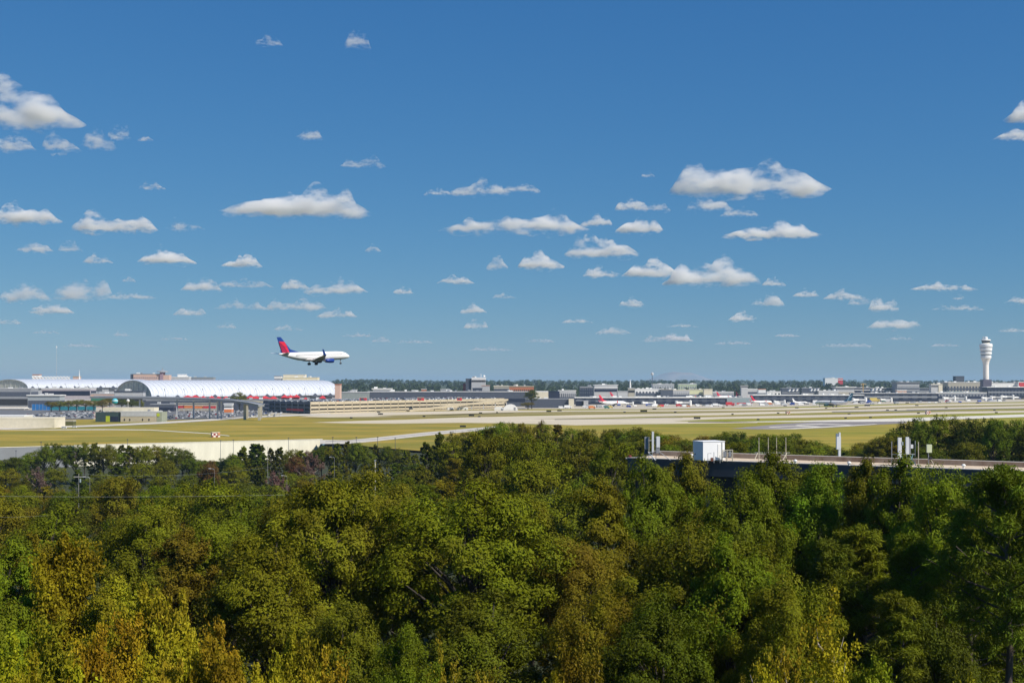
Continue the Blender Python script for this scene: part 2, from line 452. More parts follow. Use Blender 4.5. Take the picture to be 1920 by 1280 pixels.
# ---- the two barrel-vaulted white terminal roofs
def vault(label, pL, pR, half, zs, zc, gable_floor, n_ribs):
    """barrel vault from left gable pL to right end pR (ground points), springing zs, crown zc"""
    pL, pR = Vector((*pL, 0)), Vector((*pR, 0))
    ax = (pR - pL); L = ax.length; ax.normalize()
    sd_ = Vector((ax.y, -ax.x, 0))          # towards the camera side
    root = empty('vaulted_terminal', (pL.x, pL.y, 0), label, 'terminal')
    def pt(s, t, k=1.0, dz=0.0):
        a = math.pi * t
        return pL + ax * s + sd_ * (math.cos(a) * half * k) + Vector((0, 0, zs + dz + math.sin(a) * (zc - zs) * k)) - Vector((pL.x, pL.y, 0))
    # roof skin with thickness
    n, m_ = 28, 40
    mb = MB(); vs = []
    for k_, off in ((1.0, 0), (0.975, 0)):
        for i in range(m_ + 1):
            for j in range(n + 1):
                vs.append(pt(L * i / m_, j / n, k_))
    q = (m_ + 1) * (n + 1); fs = []
    for i in range(m_):
        for j in range(n):
            a = i * (n + 1) + j
            fs.append((a, a + 1, a + n + 2, a + n + 1)); fs.append((q + a, q + a + n + 1, q + a + n + 2, q + a + 1))
    for j in range(n):
        fs.append((j, q + j, q + j + 1, j + 1)); e = m_ * (n + 1) + j
        fs.append((e, e + 1, q + e + 1, q + e))
    for i in range(m_):
        for j in (0, n):
            a = i * (n + 1) + j
            fs.append((a, a + n + 1, q + a + n + 1, q + a))
    mb.add(vs, fs); mb.build('roof', M_roofw, root, smooth=False)
    # standing ribs
    rb = MB()
    for i in range(n_ribs):
        s = L * (i + 0.5) / n_ribs
        pts = [pt(s, 0.0 + 0.5 * j / 12, 1.008) for j in range(13)]
        rb.tube(pts, 0.34, 5)
    rb.build('roof_rib', M_roofw, root)
    # dark braces leaning on the lower flank
    for i in range(n_ribs // 4):
        s = L * (i + 0.7) / (n_ribs // 4)
        br = MB(); br.tube([pt(s, 0.0, 1.02), pt(s + 1.5, 0.16, 1.02)], 0.55, 5); br.build('brace', M_grey, root)
    # glazed gable at the left end
    for s, nm in ((1.5, 'gable_glazing'), (L - 1.5, 'gable_glazing')):
        g = MB(); vs = [pt(s, j / n, 0.97) for j in range(n + 1)]
        g.add(vs, [tuple(range(n + 1))]); gg = g.build(nm, M_mullion, root)
        for t in (0.12, 0.22, 0.32, 0.41, 0.5, 0.59, 0.68, 0.78, 0.88):
            p = pt(s - 0.3 if s < 10 else s + 0.3, t, 0.97); f = MB(); f.tube([(p.x, p.y, zs), p], 0.3, 4)
            f.build('mullion', M_lgrey, gg)
    # walls under the springing line
    w = MB()
    for sgn in (1, -1):
        a0 = ax * 1.0 + sd_ * half * 0.9 * sgn; a1 = ax * (L - 1) + sd_ * half * 0.9 * sgn
        w.extrude([(-0.6, 0), (0.6, 0), (0.6, zs), (-0.6, zs)], (a0.x, a0.y, 0), (a1.x, a1.y, 0))
    b0 = ax * 1.6 - sd_ * half * 0.9; b1 = ax * 1.6 + sd_ * half * 0.9
    w.extrude([(-0.5, 0), (0.5, 0), (0.5, zs), (-0.5, zs)], (b0.x, b0.y, 0), (b1.x, b1.y, 0))
    w.build('wall', M_grey, root)
    # pointed entrance dormers along the spring line
    for i in range(n_ribs // 4):
        s = L * (i + 0.3) / (n_ribs // 4); hw = L / n_ribs * 0.95
        c = ax * s + sd_ * (half + 1.2)
        e = MB()
        for off, dz in ((0, 0),):
            A = c - ax * hw; B_ = c + ax * hw
            D = sd_ * (-7)
            tri = [A + Vector((0, 0, zs - 2)), B_ + Vector((0, 0, zs - 2)), c + Vector((0, 0, zs + 3.0))]
            e.add(tri + [p + D for p in tri], [(0, 1, 2), (5, 4, 3), (0, 3, 4, 1), (1, 4, 5, 2), (2, 5, 3, 0)])
        e.build('dormer', M_dgrey, root)
    return root
vault('long white barrel vaulted terminal roof behind the red canopies', (PX(249, 1760), 1760), (PX(604, 2060), 2060), 40, 17.0, 40.3, 8, 44)
vault('shallower white barrel vaulted roof at the photo\'s left edge, behind the pale office front', (PX(18, 2100), 2100), (PX(262, 2400), 2400), 39, 27.5, 41.9, 8, 40)

# ---- frontage below the left vault
building('terminal_office', 'pinkish grey office front with a long dark window under the left vaulted roof', 78, 170, 727.5, 1900, 25, mat('mauve_panel', (0.40, 0.36, 0.38), 0.8), [(0.62, 0.86, M_navy), (0.25, 0.42, M_lgrey)], M_white)
building('terminal_office', 'dark slate terminal deck with open lower storey, cut by the left edge', -60, 58, 727.5, 1950, 30, M_grey, [(0.56, 0.8, M_dgrey), (0.08, 0.42, M_dark)], M_lgrey)
building('canopy_building', 'small white flat canopied building before the pinkish office front', 52, 112, 740, 1800, 20, mat('shade_grey', (0.3, 0.33, 0.35), 0.7), [(0.1, 0.6, M_dgrey)], M_white, over=1.5)
building('infill_building', 'low pink building with a green hoarding between the two vaulted roofs', 170, 214, 737, 1900, 20, M_pink, [(0.45, 0.75, mat('green_net', (0.04, 0.16, 0.10), 0.8)), (0.05, 0.3, M_grey)], M_lgrey)
building('gate_building', 'grey block with dark bays tucked under the long vault gable', 214, 268, 732.5, 1705, 12, M_grey, [(0.3, 0.62, M_dark), (0.7, 0.88, M_lgrey)], M_dgrey)
building('flyover', 'pale concrete ramp deck left of the blue fence', -40, 46, 764.5, 1745, 14, M_cream, [(0.1, 0.7, M_dark)], M_white, cat='ramp')

# blue and teal mesh fences
def fence(label, px0, px1, yt, yb, m):
    d = GD(yb); x0, x1 = PX(px0, d), PX(px1, d); h = PZ(yt, d)
    root = empty('mesh_fence', ((x0 + x1) / 2, d, 0), label, 'fence')
    w = (x1 - x0) / 2
    MB().box(-w, w, -0.1, 0.1, 0.3, h).build('fence_panel', m, root)
    for k in range(6):
        x = -w + 2 * w * k / 5
        MB().box(x - 0.15, x + 0.15, -0.28, -0.102, 0, h + 0.3).build('post', M_steel, root)
fence('bright blue screen fence behind the left parked cars', 60, 94, 757.5, 769, M_blue)
fence('teal screen fence continuing right of the blue one', 94, 180, 761.5, 769, M_tealmesh)

# cream slab wall building at the left edge
building('slab_building', 'low windowless cream slab building at the left edge of the field', -80, 102, 783, 1075, 26, M_cream, (), M_cream, over=0.1)
building('slab_building', 'cream parapet block rising behind the low cream slab at the left edge', -80, 45, 778.5, 1108, 20, M_cream, (), M_white, over=0.1)
building('planter_wall', 'olive hedge topped low wall right of the cream slab', 103, 137, 787.5, 1140, 8, mat('hedge_green', (0.10, 0.10, 0.03), 0.95, scale=1.0), (), M_tan, cat='wall', over=0.1)

# shed with green door
d = 1232
r = building('shed', 'two tone shed with a lime green door and a pale parapet', 226, 293, 770.5, d, 22, M_beige, (), M_lgrey, over=0.2)
x0 = PX(226, d) - r.location.x
MB().box(x0 + 0.3, PX(293, d) - r.location.x - 0.2, -0.2, -0.003, 5.5, 9.2).build('upper_cladding', M_lgrey, r)
for px in (233.5, 243.5, 267.5, 279.5):
    x = PX(px, d) - r.location.x
    MB().box(x - 0.5, x + 0.5, -0.28, -0.003, 1.4, 3.2).build('window', M_dark, r)
xl = PX(178, d) - r.location.x
MB().box(xl, x0 - 0.2, 1.5, 22, 0, 9.3).build('green_wing', M_green, r)
MB().box(PX(197.5, d) - r.location.x, PX(205, d) - r.location.x, 1.2, 1.497, 0.2, 5.8).build('door', M_lime, r)
MB().box(PX(207, d) - r.location.x, PX(221, d) - r.location.x, 1.2, 1.497, 0.3, 5.2).build('window', M_navy, r)
MB().box(PX(190, d) - r.location.x, PX(287, d) - r.location.x, 4, 20, 10.4, 13.8).build('parapet', M_cream, r)
MB().box(PX(293.4, d) - r.location.x, PX(303, d) - r.location.x, 0.6, 20, 0, 9.6).build('side_wing', mat('sage_panel', (0.28, 0.30, 0.22), 0.8), r)
mb = MB(); mb.lathe([(1.6, -0.12), (1.6, 0.12)], 20)
o = mb.build('round_emblem', M_lime, r, (PX(296.5, d) - r.location.x, 0.4, 6.9)); o.rotation_euler = (math.radians(90), 0, 0)

# two globe shaped signs on masts
for px, py, m1, lab in ((215.5, 752, mat('turquoise_globe', (0.05, 0.42, 0.50), 0.5), 'turquoise and white globe sign on a mast before the brown trees'), (240, 751, M_white, 'small white globe sign on a mast right of the turquoise globe')):
    d = 1300; r = empty('globe_sign', (PX(px, d), d, 0), lab, 'sign')
    z = PZ(py, d); R = 3.0 if m1 is not M_white else 1.6
    MB().tube([(0, 0, 0), (0, 0, z - R)], 0.3, 8).build('mast', M_lgrey, r)
    prof = [(R * math.sin(math.pi * k / 12) + 0.01, -R * math.cos(math.pi * k / 12)) for k in range(13)]
    MB().lathe(prof, 20).build('globe', m1, r, (0, 0, z), smooth=True)
    MB().lathe([(R * 1.03, -0.3), (R * 1.03, 0.5)], 20).build('band', M_white, r, (0, 0, z + R * 0.18))

# ---- elevated guideway with its piers
d = 1300
def gpt(px, py, dd): return Vector((PX(px, dd), dd, PZ(py, dd)))
r = empty('guideway', (PX(330, d), d, 0), 'grey elevated guideway curving past the arched roof on beige piers', 'guideway')
path = [gpt(172, 744.3, 1388), gpt(190, 744.5, 1385), gpt(260, 745.5, 1370), gpt(340, 747.2, 1350), gpt(400, 749, 1332), gpt(440, 751.5, 1316), gpt(470, 755.5, 1300), gpt(490, 760, 1290)]
off = Vector((r.location.x, r.location.y, 0))
for a, b in zip(path, path[1:]):
    MB().extrude([(-4, -1.1), (4, -1.1), (4, 0.9), (-4, 0.9)], a - off, b - off).build('deck', M_grey, r)
    MB().extrude([(-4.3, 0.902), (-3.9, 0.902), (-3.9, 1.7), (-4.3, 1.7)], a - off, b - off).build('railing', M_lgrey, r)
path2 = [gpt(400, 748.6, 1345), gpt(450, 750.5, 1345), gpt(492, 753.5, 1345)]
for a, b in zip(path2, path2[1:]):
    MB().extrude([(-3, -1.1), (3, -1.1), (3, 0.9), (-3, 0.9)], a - off, b - off).build('deck', M_tan, r)
for px, dd, py in ((262, 1368, 747.5), (332, 1350, 748.5), (363, 1343, 749.5), (393, 1335, 750.5), (408, 1330, 751), (415, 1328, 751.2), (459, 1306, 756), (463, 1345, 753), (489, 1345, 755), (486, 1290, 761)):
    p = gpt(px, py, dd) - off
    w_ = 1.3 if px > 420 else .7
    MB().box(p.x - w_, p.x + w_, p.y - 1.0, p.y + 1.0, 0, p.z - 0.9).build('pier', M_tan if px > 420 else M_lgrey, r)

# red and orange rental shelters under and beyond the guideway
def shelter(label, px0, px1, yt, yb, m, post=M_lgrey):
    d = GD(yb); x0, x1 = PX(px0, d), PX(px1, d); zt = PZ(yt, d)
    r = empty('shelter', ((x0 + x1) / 2, d, 0), label, 'shelter'); w = (x1 - x0) / 2
    MB().box(-w, w, -2.5, 2.5, zt - 3.2, zt).build('fascia', m, r)
    MB().box(-w - 0.3, w + 0.3, -2.8, 2.8, zt, zt + 0.4).build('roof', M_cream, r)
    for k in range(3):
        x = -w * 0.9 + 1.8 * w * k / 2
        MB().box(x - 0.25, x + 0.25, -2.0, -1.5, 0, zt - 3.2).build('post', post, r)
shelter('orange and red bus shelter under the guideway, its left end', 328, 346, 760, 771, M_red)
shelter('long orange bus shelter under the middle of the guideway', 345, 362, 760, 771, M_orange)
shelter('orange bus shelter between the guideway piers', 365, 380, 760.5, 771, M_orange)
shelter('red bus shelter at the right end of the shelter row', 382, 404, 760.5, 771, M_red)
building('stacked_cabins', 'pile of white and orange site cabins right of the bus shelters', 420, 435, 756, 1560, 8, M_white, [(0.1, 0.4, M_orange), (0.62, 0.72, M_dark)], M_white)
building('bus_depot', 'dark open bus depot behind the guideway piers', 282, 326, 757, 1640, 18, M_dgrey, [(0.2, 0.5, M_navy)], M_grey)
building('bus_depot', 'beige depot wall behind the orange shelters', 322, 406, 755, 1675, 6, M_tan, [(0.4, 0.7, M_brick)], M_tan)

# red canopies before the long vault, on the upper roadway
building('upper_roadway', 'long grey elevated roadway carrying the red canopies before the white vault', 268, 646, 748, 1685, 30, M_dgrey, [(0.86, 0.95, M_lgrey)], M_grey, cat='roadway')
crng2 = random.Random(4)
spots = [(352, 742, 16), (366, 741.5, 12), (381, 743.5, 12), (397, 743, 9), (410, 744, 9), (424, 743.5, 8), (470, 742, 10), (480, 743, 12), (497, 743, 12), (513, 743.5, 11), (534, 741, 9), (545, 741.5, 10), (556, 740.5, 9), (573, 746, 8), (605, 742.5, 8)]
for i, (px, py, w_) in enumerate(spots):
    d = 1700 + crng2.uniform(-4, 4); r = empty('canopy', (PX(px, d), d, 15.3), None, 'canopy', 'red canopies before the arched roof')
    names_ = ['leftmost red canopy before the arched roof', 'second red canopy from the left end of the arched roof']
    r['label'] = 'pointed red canopy before the long arched roof, %s from its left end' % ['first', 'second', 'third', 'fourth', 'fifth', 'sixth', 'seventh', 'eighth', 'ninth', 'tenth', 'eleventh', 'twelfth', 'thirteenth', 'fourteenth', 'fifteenth'][i]
    w2 = 1.45 * w_ / F * d / 2; z = PZ(py - 1.2, d) - 15.3
    mb = MB(); base = [(-w2, -w2, z - 3.6), (w2, -w2, z - 3.6), (w2, w2, z - 3.6), (-w2, w2, z - 3.6)]
    mb.add(base + [(-0.3, 0, z), (0.3, 0, z)], [(0, 1, 5, 4), (1, 2, 5), (2, 3, 4, 5), (3, 0, 4), (3, 2, 1, 0)])
    mb.build('roof', M_red, r)
    MB().box(-w2 + 0.2, w2 - 0.2, -0.3, 0.3, 0, z - 3.61).build('wall', M_red, r)

# ---- multi-storey parking deck
A = Vector((-240, 1524, 0)); Bv = Vector((PX(945, 1830), 1830, 0)); Cv = Vector((-315, 1624, 0))
r = empty('parking_deck', A, 'long beige parking deck with dark open storeys and cars on its roof', 'parking deck')
HD = 14.6
def along(p, q, t): return p + (q - p) * t
D2 = Bv + (Cv - A)
mb = MB(); mb.prism([(p.x - A.x, p.y - A.y) for p in (A, Bv, D2, Cv)], HD - 1.2, HD - 0.6); mb.build('roof_deck', M_grey, r)
def spandrel(p, q, z0, z1, m, nm, t=0.8):
    p, q = p - A, q - A
    MB().extrude([(-t / 2, z0), (t / 2, z0), (t / 2, z1), (-t / 2, z1)], (p.x, p.y, 0), (q.x, q.y, 0)).build(nm, m, r)
for z0, z1 in ((HD - 3.6, HD), (HD - 8.3, HD - 5.4), (HD - 12.5, HD - 10.1), (0, 1.2)):
    spandrel(A, Bv, z0, z1, M_beige, 'parapet')
    spandrel(Cv, A, z0, z1, M_dgrey, 'parapet')  # left face turned from the sun: its shade put into slate colour
inn = Vector((-0.45, 0.60, 0)) * 6
spandrel(A + inn, Bv + inn, 0, HD - 1.3, M_dark, 'shade_sheet')  # near-black sheet, the inner shade of the open storeys put into colour
spandrel(Cv + Vector((6, 6, 0)), A + Vector((3, 7, 0)), 0, HD - 1.3, M_dark, 'shade_sheet')
for k in range(28):
    p = along(A, Bv, k / 27) - A
    n = Vector((0.6, -0.8, 0))
    MB().box(p.x - 0.45 + 0.3, p.x + 0.45 + 0.3, p.y - 0.75, p.y + 0.15, 0, HD - 0.2).build('column', M_beige, r)
for k in range(8):
    p = along(Cv, A, k / 8) - A
    MB().box(p.x - 0.5, p.x + 0.5, p.y - 0.8, p.y + 0.2, 0, HD - 0.2).build('column', M_grey, r)  # columns of the shaded face greyed to match
spandrel(along(Cv, A, 0.5), along(Cv, A, 0.86) + Vector((0, -1.2, 0)), 3.2, 5.6, M_red, 'banner')
# ramp descending along the right-hand end of the deck
R0 = Vector((PX(950, 1800), 1800, 0)); R1 = Vector((PX(765, 1652), 1652, 0))
mb = MB(); seg = 8
rp = empty('ramp', R0, 'beige vehicle ramp climbing to the right end of the parking deck', 'ramp')
for k in range(seg):
    a = R0.lerp(R1, k / seg) - R0; b = R0.lerp(R1, (k + 1) / seg) - R0
    za, zb = HD - 0.6 - 12 * k / seg, HD - 0.6 - 12 * (k + 1) / seg
    mb.extrude([(-3, -2.3), (3, -2.3), (3, 0), (-3, 0)], (a.x, a.y, za), (b.x, b.y, zb))
mb.build('ramp_slab', M_beige, rp)
for k in range(7):
    a = R0.lerp(R1, k / 8) - R0
    MB().box(a.x - 0.6, a.x + 0.6, a.y - 0.6, a.y + 0.6, 0, HD - 3.2 - 12 * k / 8).build('column', M_lgrey, rp)
building('deck_end', 'beige end block of the parking deck above the white tents', 868, 950, 749.5, 1838, 8, M_beige, [(0.05, 0.62, M_dark)], M_beige, over=0.2)

# white event tents
def tent(label, px0, px1, yt, yb, arched=True):
    d = GD(yb); x0, x1 = PX(px0, d), PX(px1, d); h = PZ(yt, d)
    r = empty('tent', ((x0 + x1) / 2, d, 0), label, 'tent'); w = (x1 - x0) / 2
    n = 14
    prof = [(-w + 2 * w * k / n, h * (math.sin(math.pi * k / n) ** 0.45 if 0 < k < n else 0.02)) for k in range(n + 1)] if arched else [(-w, 0), (-w, h * .72), (-w * .4, h), (w * .4, h), (w, h * .72), (w, 0)]
    vs = [(x, 0, z) for x, z in prof] + [(x, 9, z) for x, z in prof]; k = len(prof)
    mb = MB(); mb.add(vs, [tuple(range(k)), tuple(range(2 * k - 1, k - 1, -1))] + [(i, i + 1, k + i + 1, k + i) for i in range(k - 1)])
    mb.build('canvas', M_white, r)
    MB().box(w * 0.45, w * 0.7, -0.15, -0.003, 0, h * 0.5).build('door', M_grey, r)
tent('white arched tent below the left half of the parking ramp', 822, 851, 759.5, 768.6)
tent('low white ridge tent right of the arched tent', 857, 877, 762.6, 768.4, False)
tent('largest white arched tent, right of the parking ramp', 943, 971, 757.5, 769.2)
tent('small low white tent joined to the left of the largest tent', 927, 944, 762.5, 769, False)

# ---- long slate concourse behind the parking deck
building('concourse', 'long slate blue concourse wall with a pale roof edge behind the parking deck', 690, 992, 733.5, 1965, 30, M_dgrey, [(0.30, 0.52, M_navy)], M_lgrey)
building('concourse', 'grey green low roofed concourse end touching the long vault', 640, 692, 734.5, 1960, 30, mat('greygreen', (0.24, 0.27, 0.26), 0.7), [(0.2, 0.5, M_dgrey)], M_lgrey)
building('hangar', 'small white shed with a peaked roof beyond the slate concourse', 699, 731, 728, 2200, 30, M_white, [(0.55, 0.75, M_lgrey)], M_white, over=2)
building('roof_plant', 'little white plant room on the concourse roof behind the peaked shed\'s left', 660, 668, 730, 2000, 12, M_white)
building('roof_plant', 'pale grey plant room behind the middle of the slate concourse', 826, 843, 729, 2050, 12, M_lgrey)
building('brick_plant', 'little red plant room behind the slate concourse, left of the office tower', 790, 799, 728.5, 2080, 8, M_brick)

# office tower with dark flank
d = 2060
r = building('office_tower', 'grey office tower with a dark left flank and white top band', 884, 910, 707.5, d, 26, M_lgrey, [(0.93, 0.975, M_white), (0.84, 0.895, M_dark)], M_white, over=0.4)
xa = PX(873, d) - r.location.x; xb = PX(884, d) - r.location.x - 0.6
MB().box(xa, xb, 3, 26, 0, 43).build('dark_flank', M_dgrey, r)
MB().box(PX(868, d) - r.location.x, xa - 0.05, 6, 20, 22, 35).build('red_box', mat('dull_red', (0.22, 0.07, 0.08), 0.8), r)
MB().tube([(4, 8, 45), (4, 8, 50.5)], 0.5, 6).build('mast', M_white, r)
MB().lathe([(0.1, 0), (1.6, 0.8), (2.0, 1.8), (1.6, 2.8), (0.1, 3.4)], 12).build('radome', M_white, r, (9, 9, 45.2))
building('annexe', 'stepped grey annexe with a brick cap beside the office tower', 903, 918, 722, 2030, 20, M_lgrey, [(0.6, 0.72, M_dark)], M_pink)
building('annexe', 'dark low block between the office tower and its stepped annexe', 886, 904, 727, 2010, 8, M_dgrey, (), M_dgrey)
building('office_block', 'cream framed glass block left of the orange brick block', 926, 955, 723, 2040, 20, M_tan, [(0.45, 0.85, M_dgrey)], M_cream)
building('brick_block', 'long orange brick block with a pale roofline', 955, 1001, 723.5, 2040, 24, M_brick, [(0.45, 0.62, M_dark)], M_beige, windows=(2, 12, M_dark))
building('cargo_box', 'plain cream cubic building right of the tall dark tree', 1004, 1028, 733, 1995, 25, M_cream, (), M_white, over=0.1)
building('maintenance_shed', 'slate blue flat shed with a beige right end by the tall dark tree', 985, 1066, 747, 1860, 20, M_dgrey, (), M_grey, over=0.2)
building('sunlit_end', 'cream end block, coloured as the sunlit right face of the slate shed', 1066.5, 1076, 747.5, 1850, 18, M_cream, (), M_cream, over=0.1)  # sunlight on the shed's right face put into cream colour
building('maintenance_shed', 'small slate shed with a pale right end left of the red tailed jet', 1080, 1094, 750, 1990, 14, M_navy, (), M_grey, over=0.2)
building('maintenance_shed', 'light grey ribbed shed end left of the red tailed jet', 1094.5, 1103, 751, 1985, 14, M_lgrey, (), M_lgrey, over=0.2)
building('glass_block', 'dark blue glass block behind the cream cubic building', 1029, 1049, 733, 2300, 20, M_navy, (), M_navy)
building('office_block', 'pale ribbed roof office right of the dark blue glass block', 1047, 1080, 731.5, 2330, 22, M_lgrey, [(0.25, 0.45, M_dgrey)], M_white, windows=(1, 9, M_dgrey))

# ---- concourse line to the right of centre
building('concourse', 'long navy glass concourse with a thin white roof edge behind the parked jets', 1078, 1363, 744.5, 2133, 30, M_navy, [(0.44, 0.62, M_dgrey)], M_white, windows=(1, 17, M_dgrey))
building('terminal_box', 'grey teal windowless box at the end of the navy concourse', 1361.5, 1411, 744.5, 2150, 24, M_teal, [(0.02, 0.2, M_red)], M_lgrey, over=0.1)
building('concourse', 'navy glass concourse between the grey teal box and the blue tailed jet', 1412, 1620, 740, 2290, 30, M_navy, [(0.44, 0.62, M_dgrey)], M_white, windows=(1, 13, M_dgrey))
building('concourse', 'navy concourse with jet bridges below the yellow crane', 1600, 1760, 736.5, 2430, 30, M_navy, [(0.44, 0.62, M_grey)], M_lgrey, windows=(1, 9, M_dgrey))
building('concourse', 'shadowed concourse beneath the control tower', 1755, 1850, 735.5, 2600, 30, M_grey, [(0.2, 0.5, M_navy)], M_white, windows=(1, 16, M_dgrey))
building('concourse', 'navy concourse right of the control tower, running out of frame', 1851, 1990, 725, 2740, 30, M_navy, [(0.5, 0.62, M_grey)], M_white, windows=(1, 22, M_dgrey))
building('glass_office', 'dark glass office block left of the white canopied office', 1087, 1112, 724, 2670, 25, M_navy, [(0.9, 0.97, M_lgrey)], M_dgrey, windows=(3, 6, M_dgrey))
building('canopied_office', 'white office with projecting canopy behind the red tailed jet', 1114, 1158, 721, 2700, 25, M_lgrey, [(0.52, 0.72, M_navy), (0.8, 0.95, M_white)], M_white, over=1.5)
building('office_block', 'pale grey panelled block right of the white canopied office', 1158, 1177, 733, 2620, 20, M_lgrey, [(0.3, 0.4, M_grey)], M_lgrey)
building('control_room', 'narrow grey block below the white obelisk', 1178, 1190, 727, 2680, 12, M_tan, [(0.6, 0.8, M_dark)], M_lgrey)
building('white_hall', 'white flat roofed hall below the tall light mast', 1191, 1240, 728.5, 2720, 26, M_white, [(0.3, 0.6, M_dgrey)], M_white, windows=(1, 8, M_dgrey))
building('grey_hall', 'dark grey hall right of the light mast', 1239, 1262, 729.5, 2700, 20, M_dgrey, (), M_tan)
building('pale_hall', 'lavender grey hall with ribbed front near the middle', 1262, 1293, 730.5, 2700, 20, M_lgrey, [(0.3, 0.5, M_dgrey)], M_cream, windows=(1, 9, M_grey))
building('cream_hall', 'pale yellow flat roofed hall below the granite mountain', 1293, 1320, 729.5, 2740, 20, mat('pale_yellow', (0.66, 0.66, 0.40), 0.8), [(0.3, 0.5, M_grey)], M_cream)
building('cream_hall', 'cream cubic building right of the pale yellow hall', 1320, 1336, 729, 2720, 16, M_cream, [(0.2, 0.45, M_lgrey)], M_cream)
building('apartment_block', 'distant white and green apartment row among trees under the granite mountain', 1222, 1264, 719.5, 3200, 20, M_lgrey, [(0.3, 0.5, M_tan)], M_white, windows=(2, 9, M_grey))
building('apartment_block', 'distant pale green apartment row right of the white one', 1272, 1306, 719.5, 3200, 20, mat('pale_green', (0.50, 0.56, 0.36), 0.8), [(0.3, 0.5, M_tan)], M_white, windows=(2, 8, M_grey))
building('low_offices', 'jumble of low pale offices left of the grey stub tower', 1337, 1376, 734, 2770, 20, M_lgrey, [(0.4, 0.7, M_grey)], M_white, windows=(1, 7, M_dgrey))
building('stub_tower', 'grey stub tower with an overhanging pale roof', 1390, 1402, 722.5, 2720, 12, M_lgrey, [(0.88, 0.94, M_dark)], M_lgrey, over=1.0)
building('low_offices', 'low grey wing right of the grey stub tower', 1402, 1420, 728.5, 2730, 12, M_lgrey, [(0.5, 0.7, M_dgrey)], M_white)
building('low_offices', 'reddish roofed low building right of the grey stub tower\'s wing', 1422, 1436, 729, 2820, 12, M_white, [(0.4, 0.6, M_grey)], M_brick)
building('low_offices', 'white plant blocks with dark doors left of the stepped dark offices', 1438, 1464, 733, 2770, 12, M_white, [(0.2, 0.5, M_dgrey)], M_lgrey, windows=(1, 4, M_dark))
building('low_offices', 'stepped dark office with three white skylights', 1466, 1499, 727, 2840, 18, M_dgrey, [(0.5, 0.6, M_grey)], M_grey)
building('low_offices', 'dark office with three white skylights left of the white hangar', 1503, 1538, 727, 2840, 18, M_dgrey, [(0.3, 0.5, M_lgrey)], M_grey)
for k, (px, py) in enumerate(((1480, 730), (1487, 730), (1494, 729.5), (1521, 729.5), (1527, 729.3), (1533, 729), (1636, 729), (1643, 728.5), (1650, 728.8))):
    dd = 2825
    o = empty('skylight', (PX(px, dd), dd, 0), 'slanted white skylight on the dark office, %s from the left of nine' % ['first', 'second', 'third', 'fourth', 'fifth', 'sixth', 'seventh', 'eighth', 'ninth'][k], 'skylight', 'slanted white skylights')
    z = PZ(py, dd)
    mb = MB(); mb.add([(-2.5, -4, z - 4), (1, -4, z - 4), (3, -4, z + 0.5), (0, -4, z + 0.5), (-2.5, 6, z - 4), (1, 6, z - 4), (3, 6, z + 0.5), (0, 6, z + 0.5)], [(0, 1, 2, 3), (7, 6, 5, 4), (0, 4, 5, 1), (1, 5, 6, 2), (2, 6, 7, 3), (3, 7, 4, 0)])
    mb.build('glazed_hood', M_white, o); MB().box(-2.5, 2.5, -3.5, 5.5, z - 6.5, z - 4.01).build('base', M_dgrey, o)
building('white_hangar', 'broad white hangar roof behind the blue tailed jet', 1569, 1602, 725, 2870, 40, M_lgrey, [(0.2, 0.55, M_tan)], M_white, over=3)
building('arched_hall', 'low pale hall with scalloped roof left of the white hangar', 1535, 1572, 732, 2820, 25, M_lgrey, [(0.2, 0.4, M_dgrey)], M_white)
building('navy_hall', 'dark navy hall behind the yellow crane', 1602, 1632, 726, 2920, 20, M_navy, [(0.7, 0.8, M_lgrey)], M_lgrey)
building('navy_hall', 'long dark navy hall right of the yellow crane', 1632, 1700, 727, 2940, 20, M_navy, [(0.7, 0.8, M_grey)], M_lgrey, windows=(1, 12, M_grey))
building('pink_low_hall', 'pinkish low hall with white columns right of the navy hall', 1682, 1700, 731, 2840, 12, M_pink, [(0.2, 0.5, M_dgrey)], M_white)
building('stadium_hall', 'blue grey rounded hall with stacked roof bands left of the control tower', 1682, 1724, 716, 2900, 40, M_grey, [(0.55, 0.62, M_dgrey), (0.75, 0.82, M_lgrey), (0.35, 0.42, M_dgrey)], M_grey, over=2)
building('low_offices', 'slate low offices right of the rounded hall', 1700, 1745, 727, 3020, 16, M_dgrey, [(0.5, 0.7, M_grey)], M_grey)
r = building('hotel_stub', 'cream cube with a dark roof recess left of the control tower', 1746, 1767, 719.5, 2770, 14, M_lgrey, [(0.80, 0.88, M_dark)], M_cream)
d = 2770
MB().box(PX(1759.5, d) - r.location.x, PX(1767, d) - r.location.x, -1.0, -0.26, 2, 30).build('bright_bay', M_cream, r)
building('terminal_hall', 'long tan terminal hall with white roof bumps under the control tower', 1764, 1845, 716, 2920, 30, M_tan, [(0.15, 0.42, M_teal), (0.5, 0.62, M_dgrey)], M_white, windows=(1, 14, M_dgrey))
building('terminal_hall', 'grey terminal hall with a row of white bays right of the control tower', 1856, 1912, 717, 2900, 30, M_white, [(0.18, 0.42, M_navy)], M_lgrey, windows=(1, 18, M_grey))
building('red_hall', 'red and white hall at the right edge beyond the control tower', 1909, 1990, 715.5, 2890, 30, M_white, [(0.40, 0.95, M_red)], M_white, windows=(1, 16, M_white))
building('dark_house', 'dark flat topped building on the skyline left of the control tower', 1792, 1808, 704.8, 3120, 20, M_dgrey, [(0.6, 0.75, M_dark)], M_dgrey)
building('long_depot', 'white and red long depot among the far trees', 1547, 1571, 708.5, 4300, 30, M_white, (), M_white, over=0.2)
building('long_depot', 'red end of the white depot among the far trees', 1571.2, 1580.5, 708.2, 4300, 30, M_red, [(0.85, 0.9, M_white)], M_white, over=0.2)

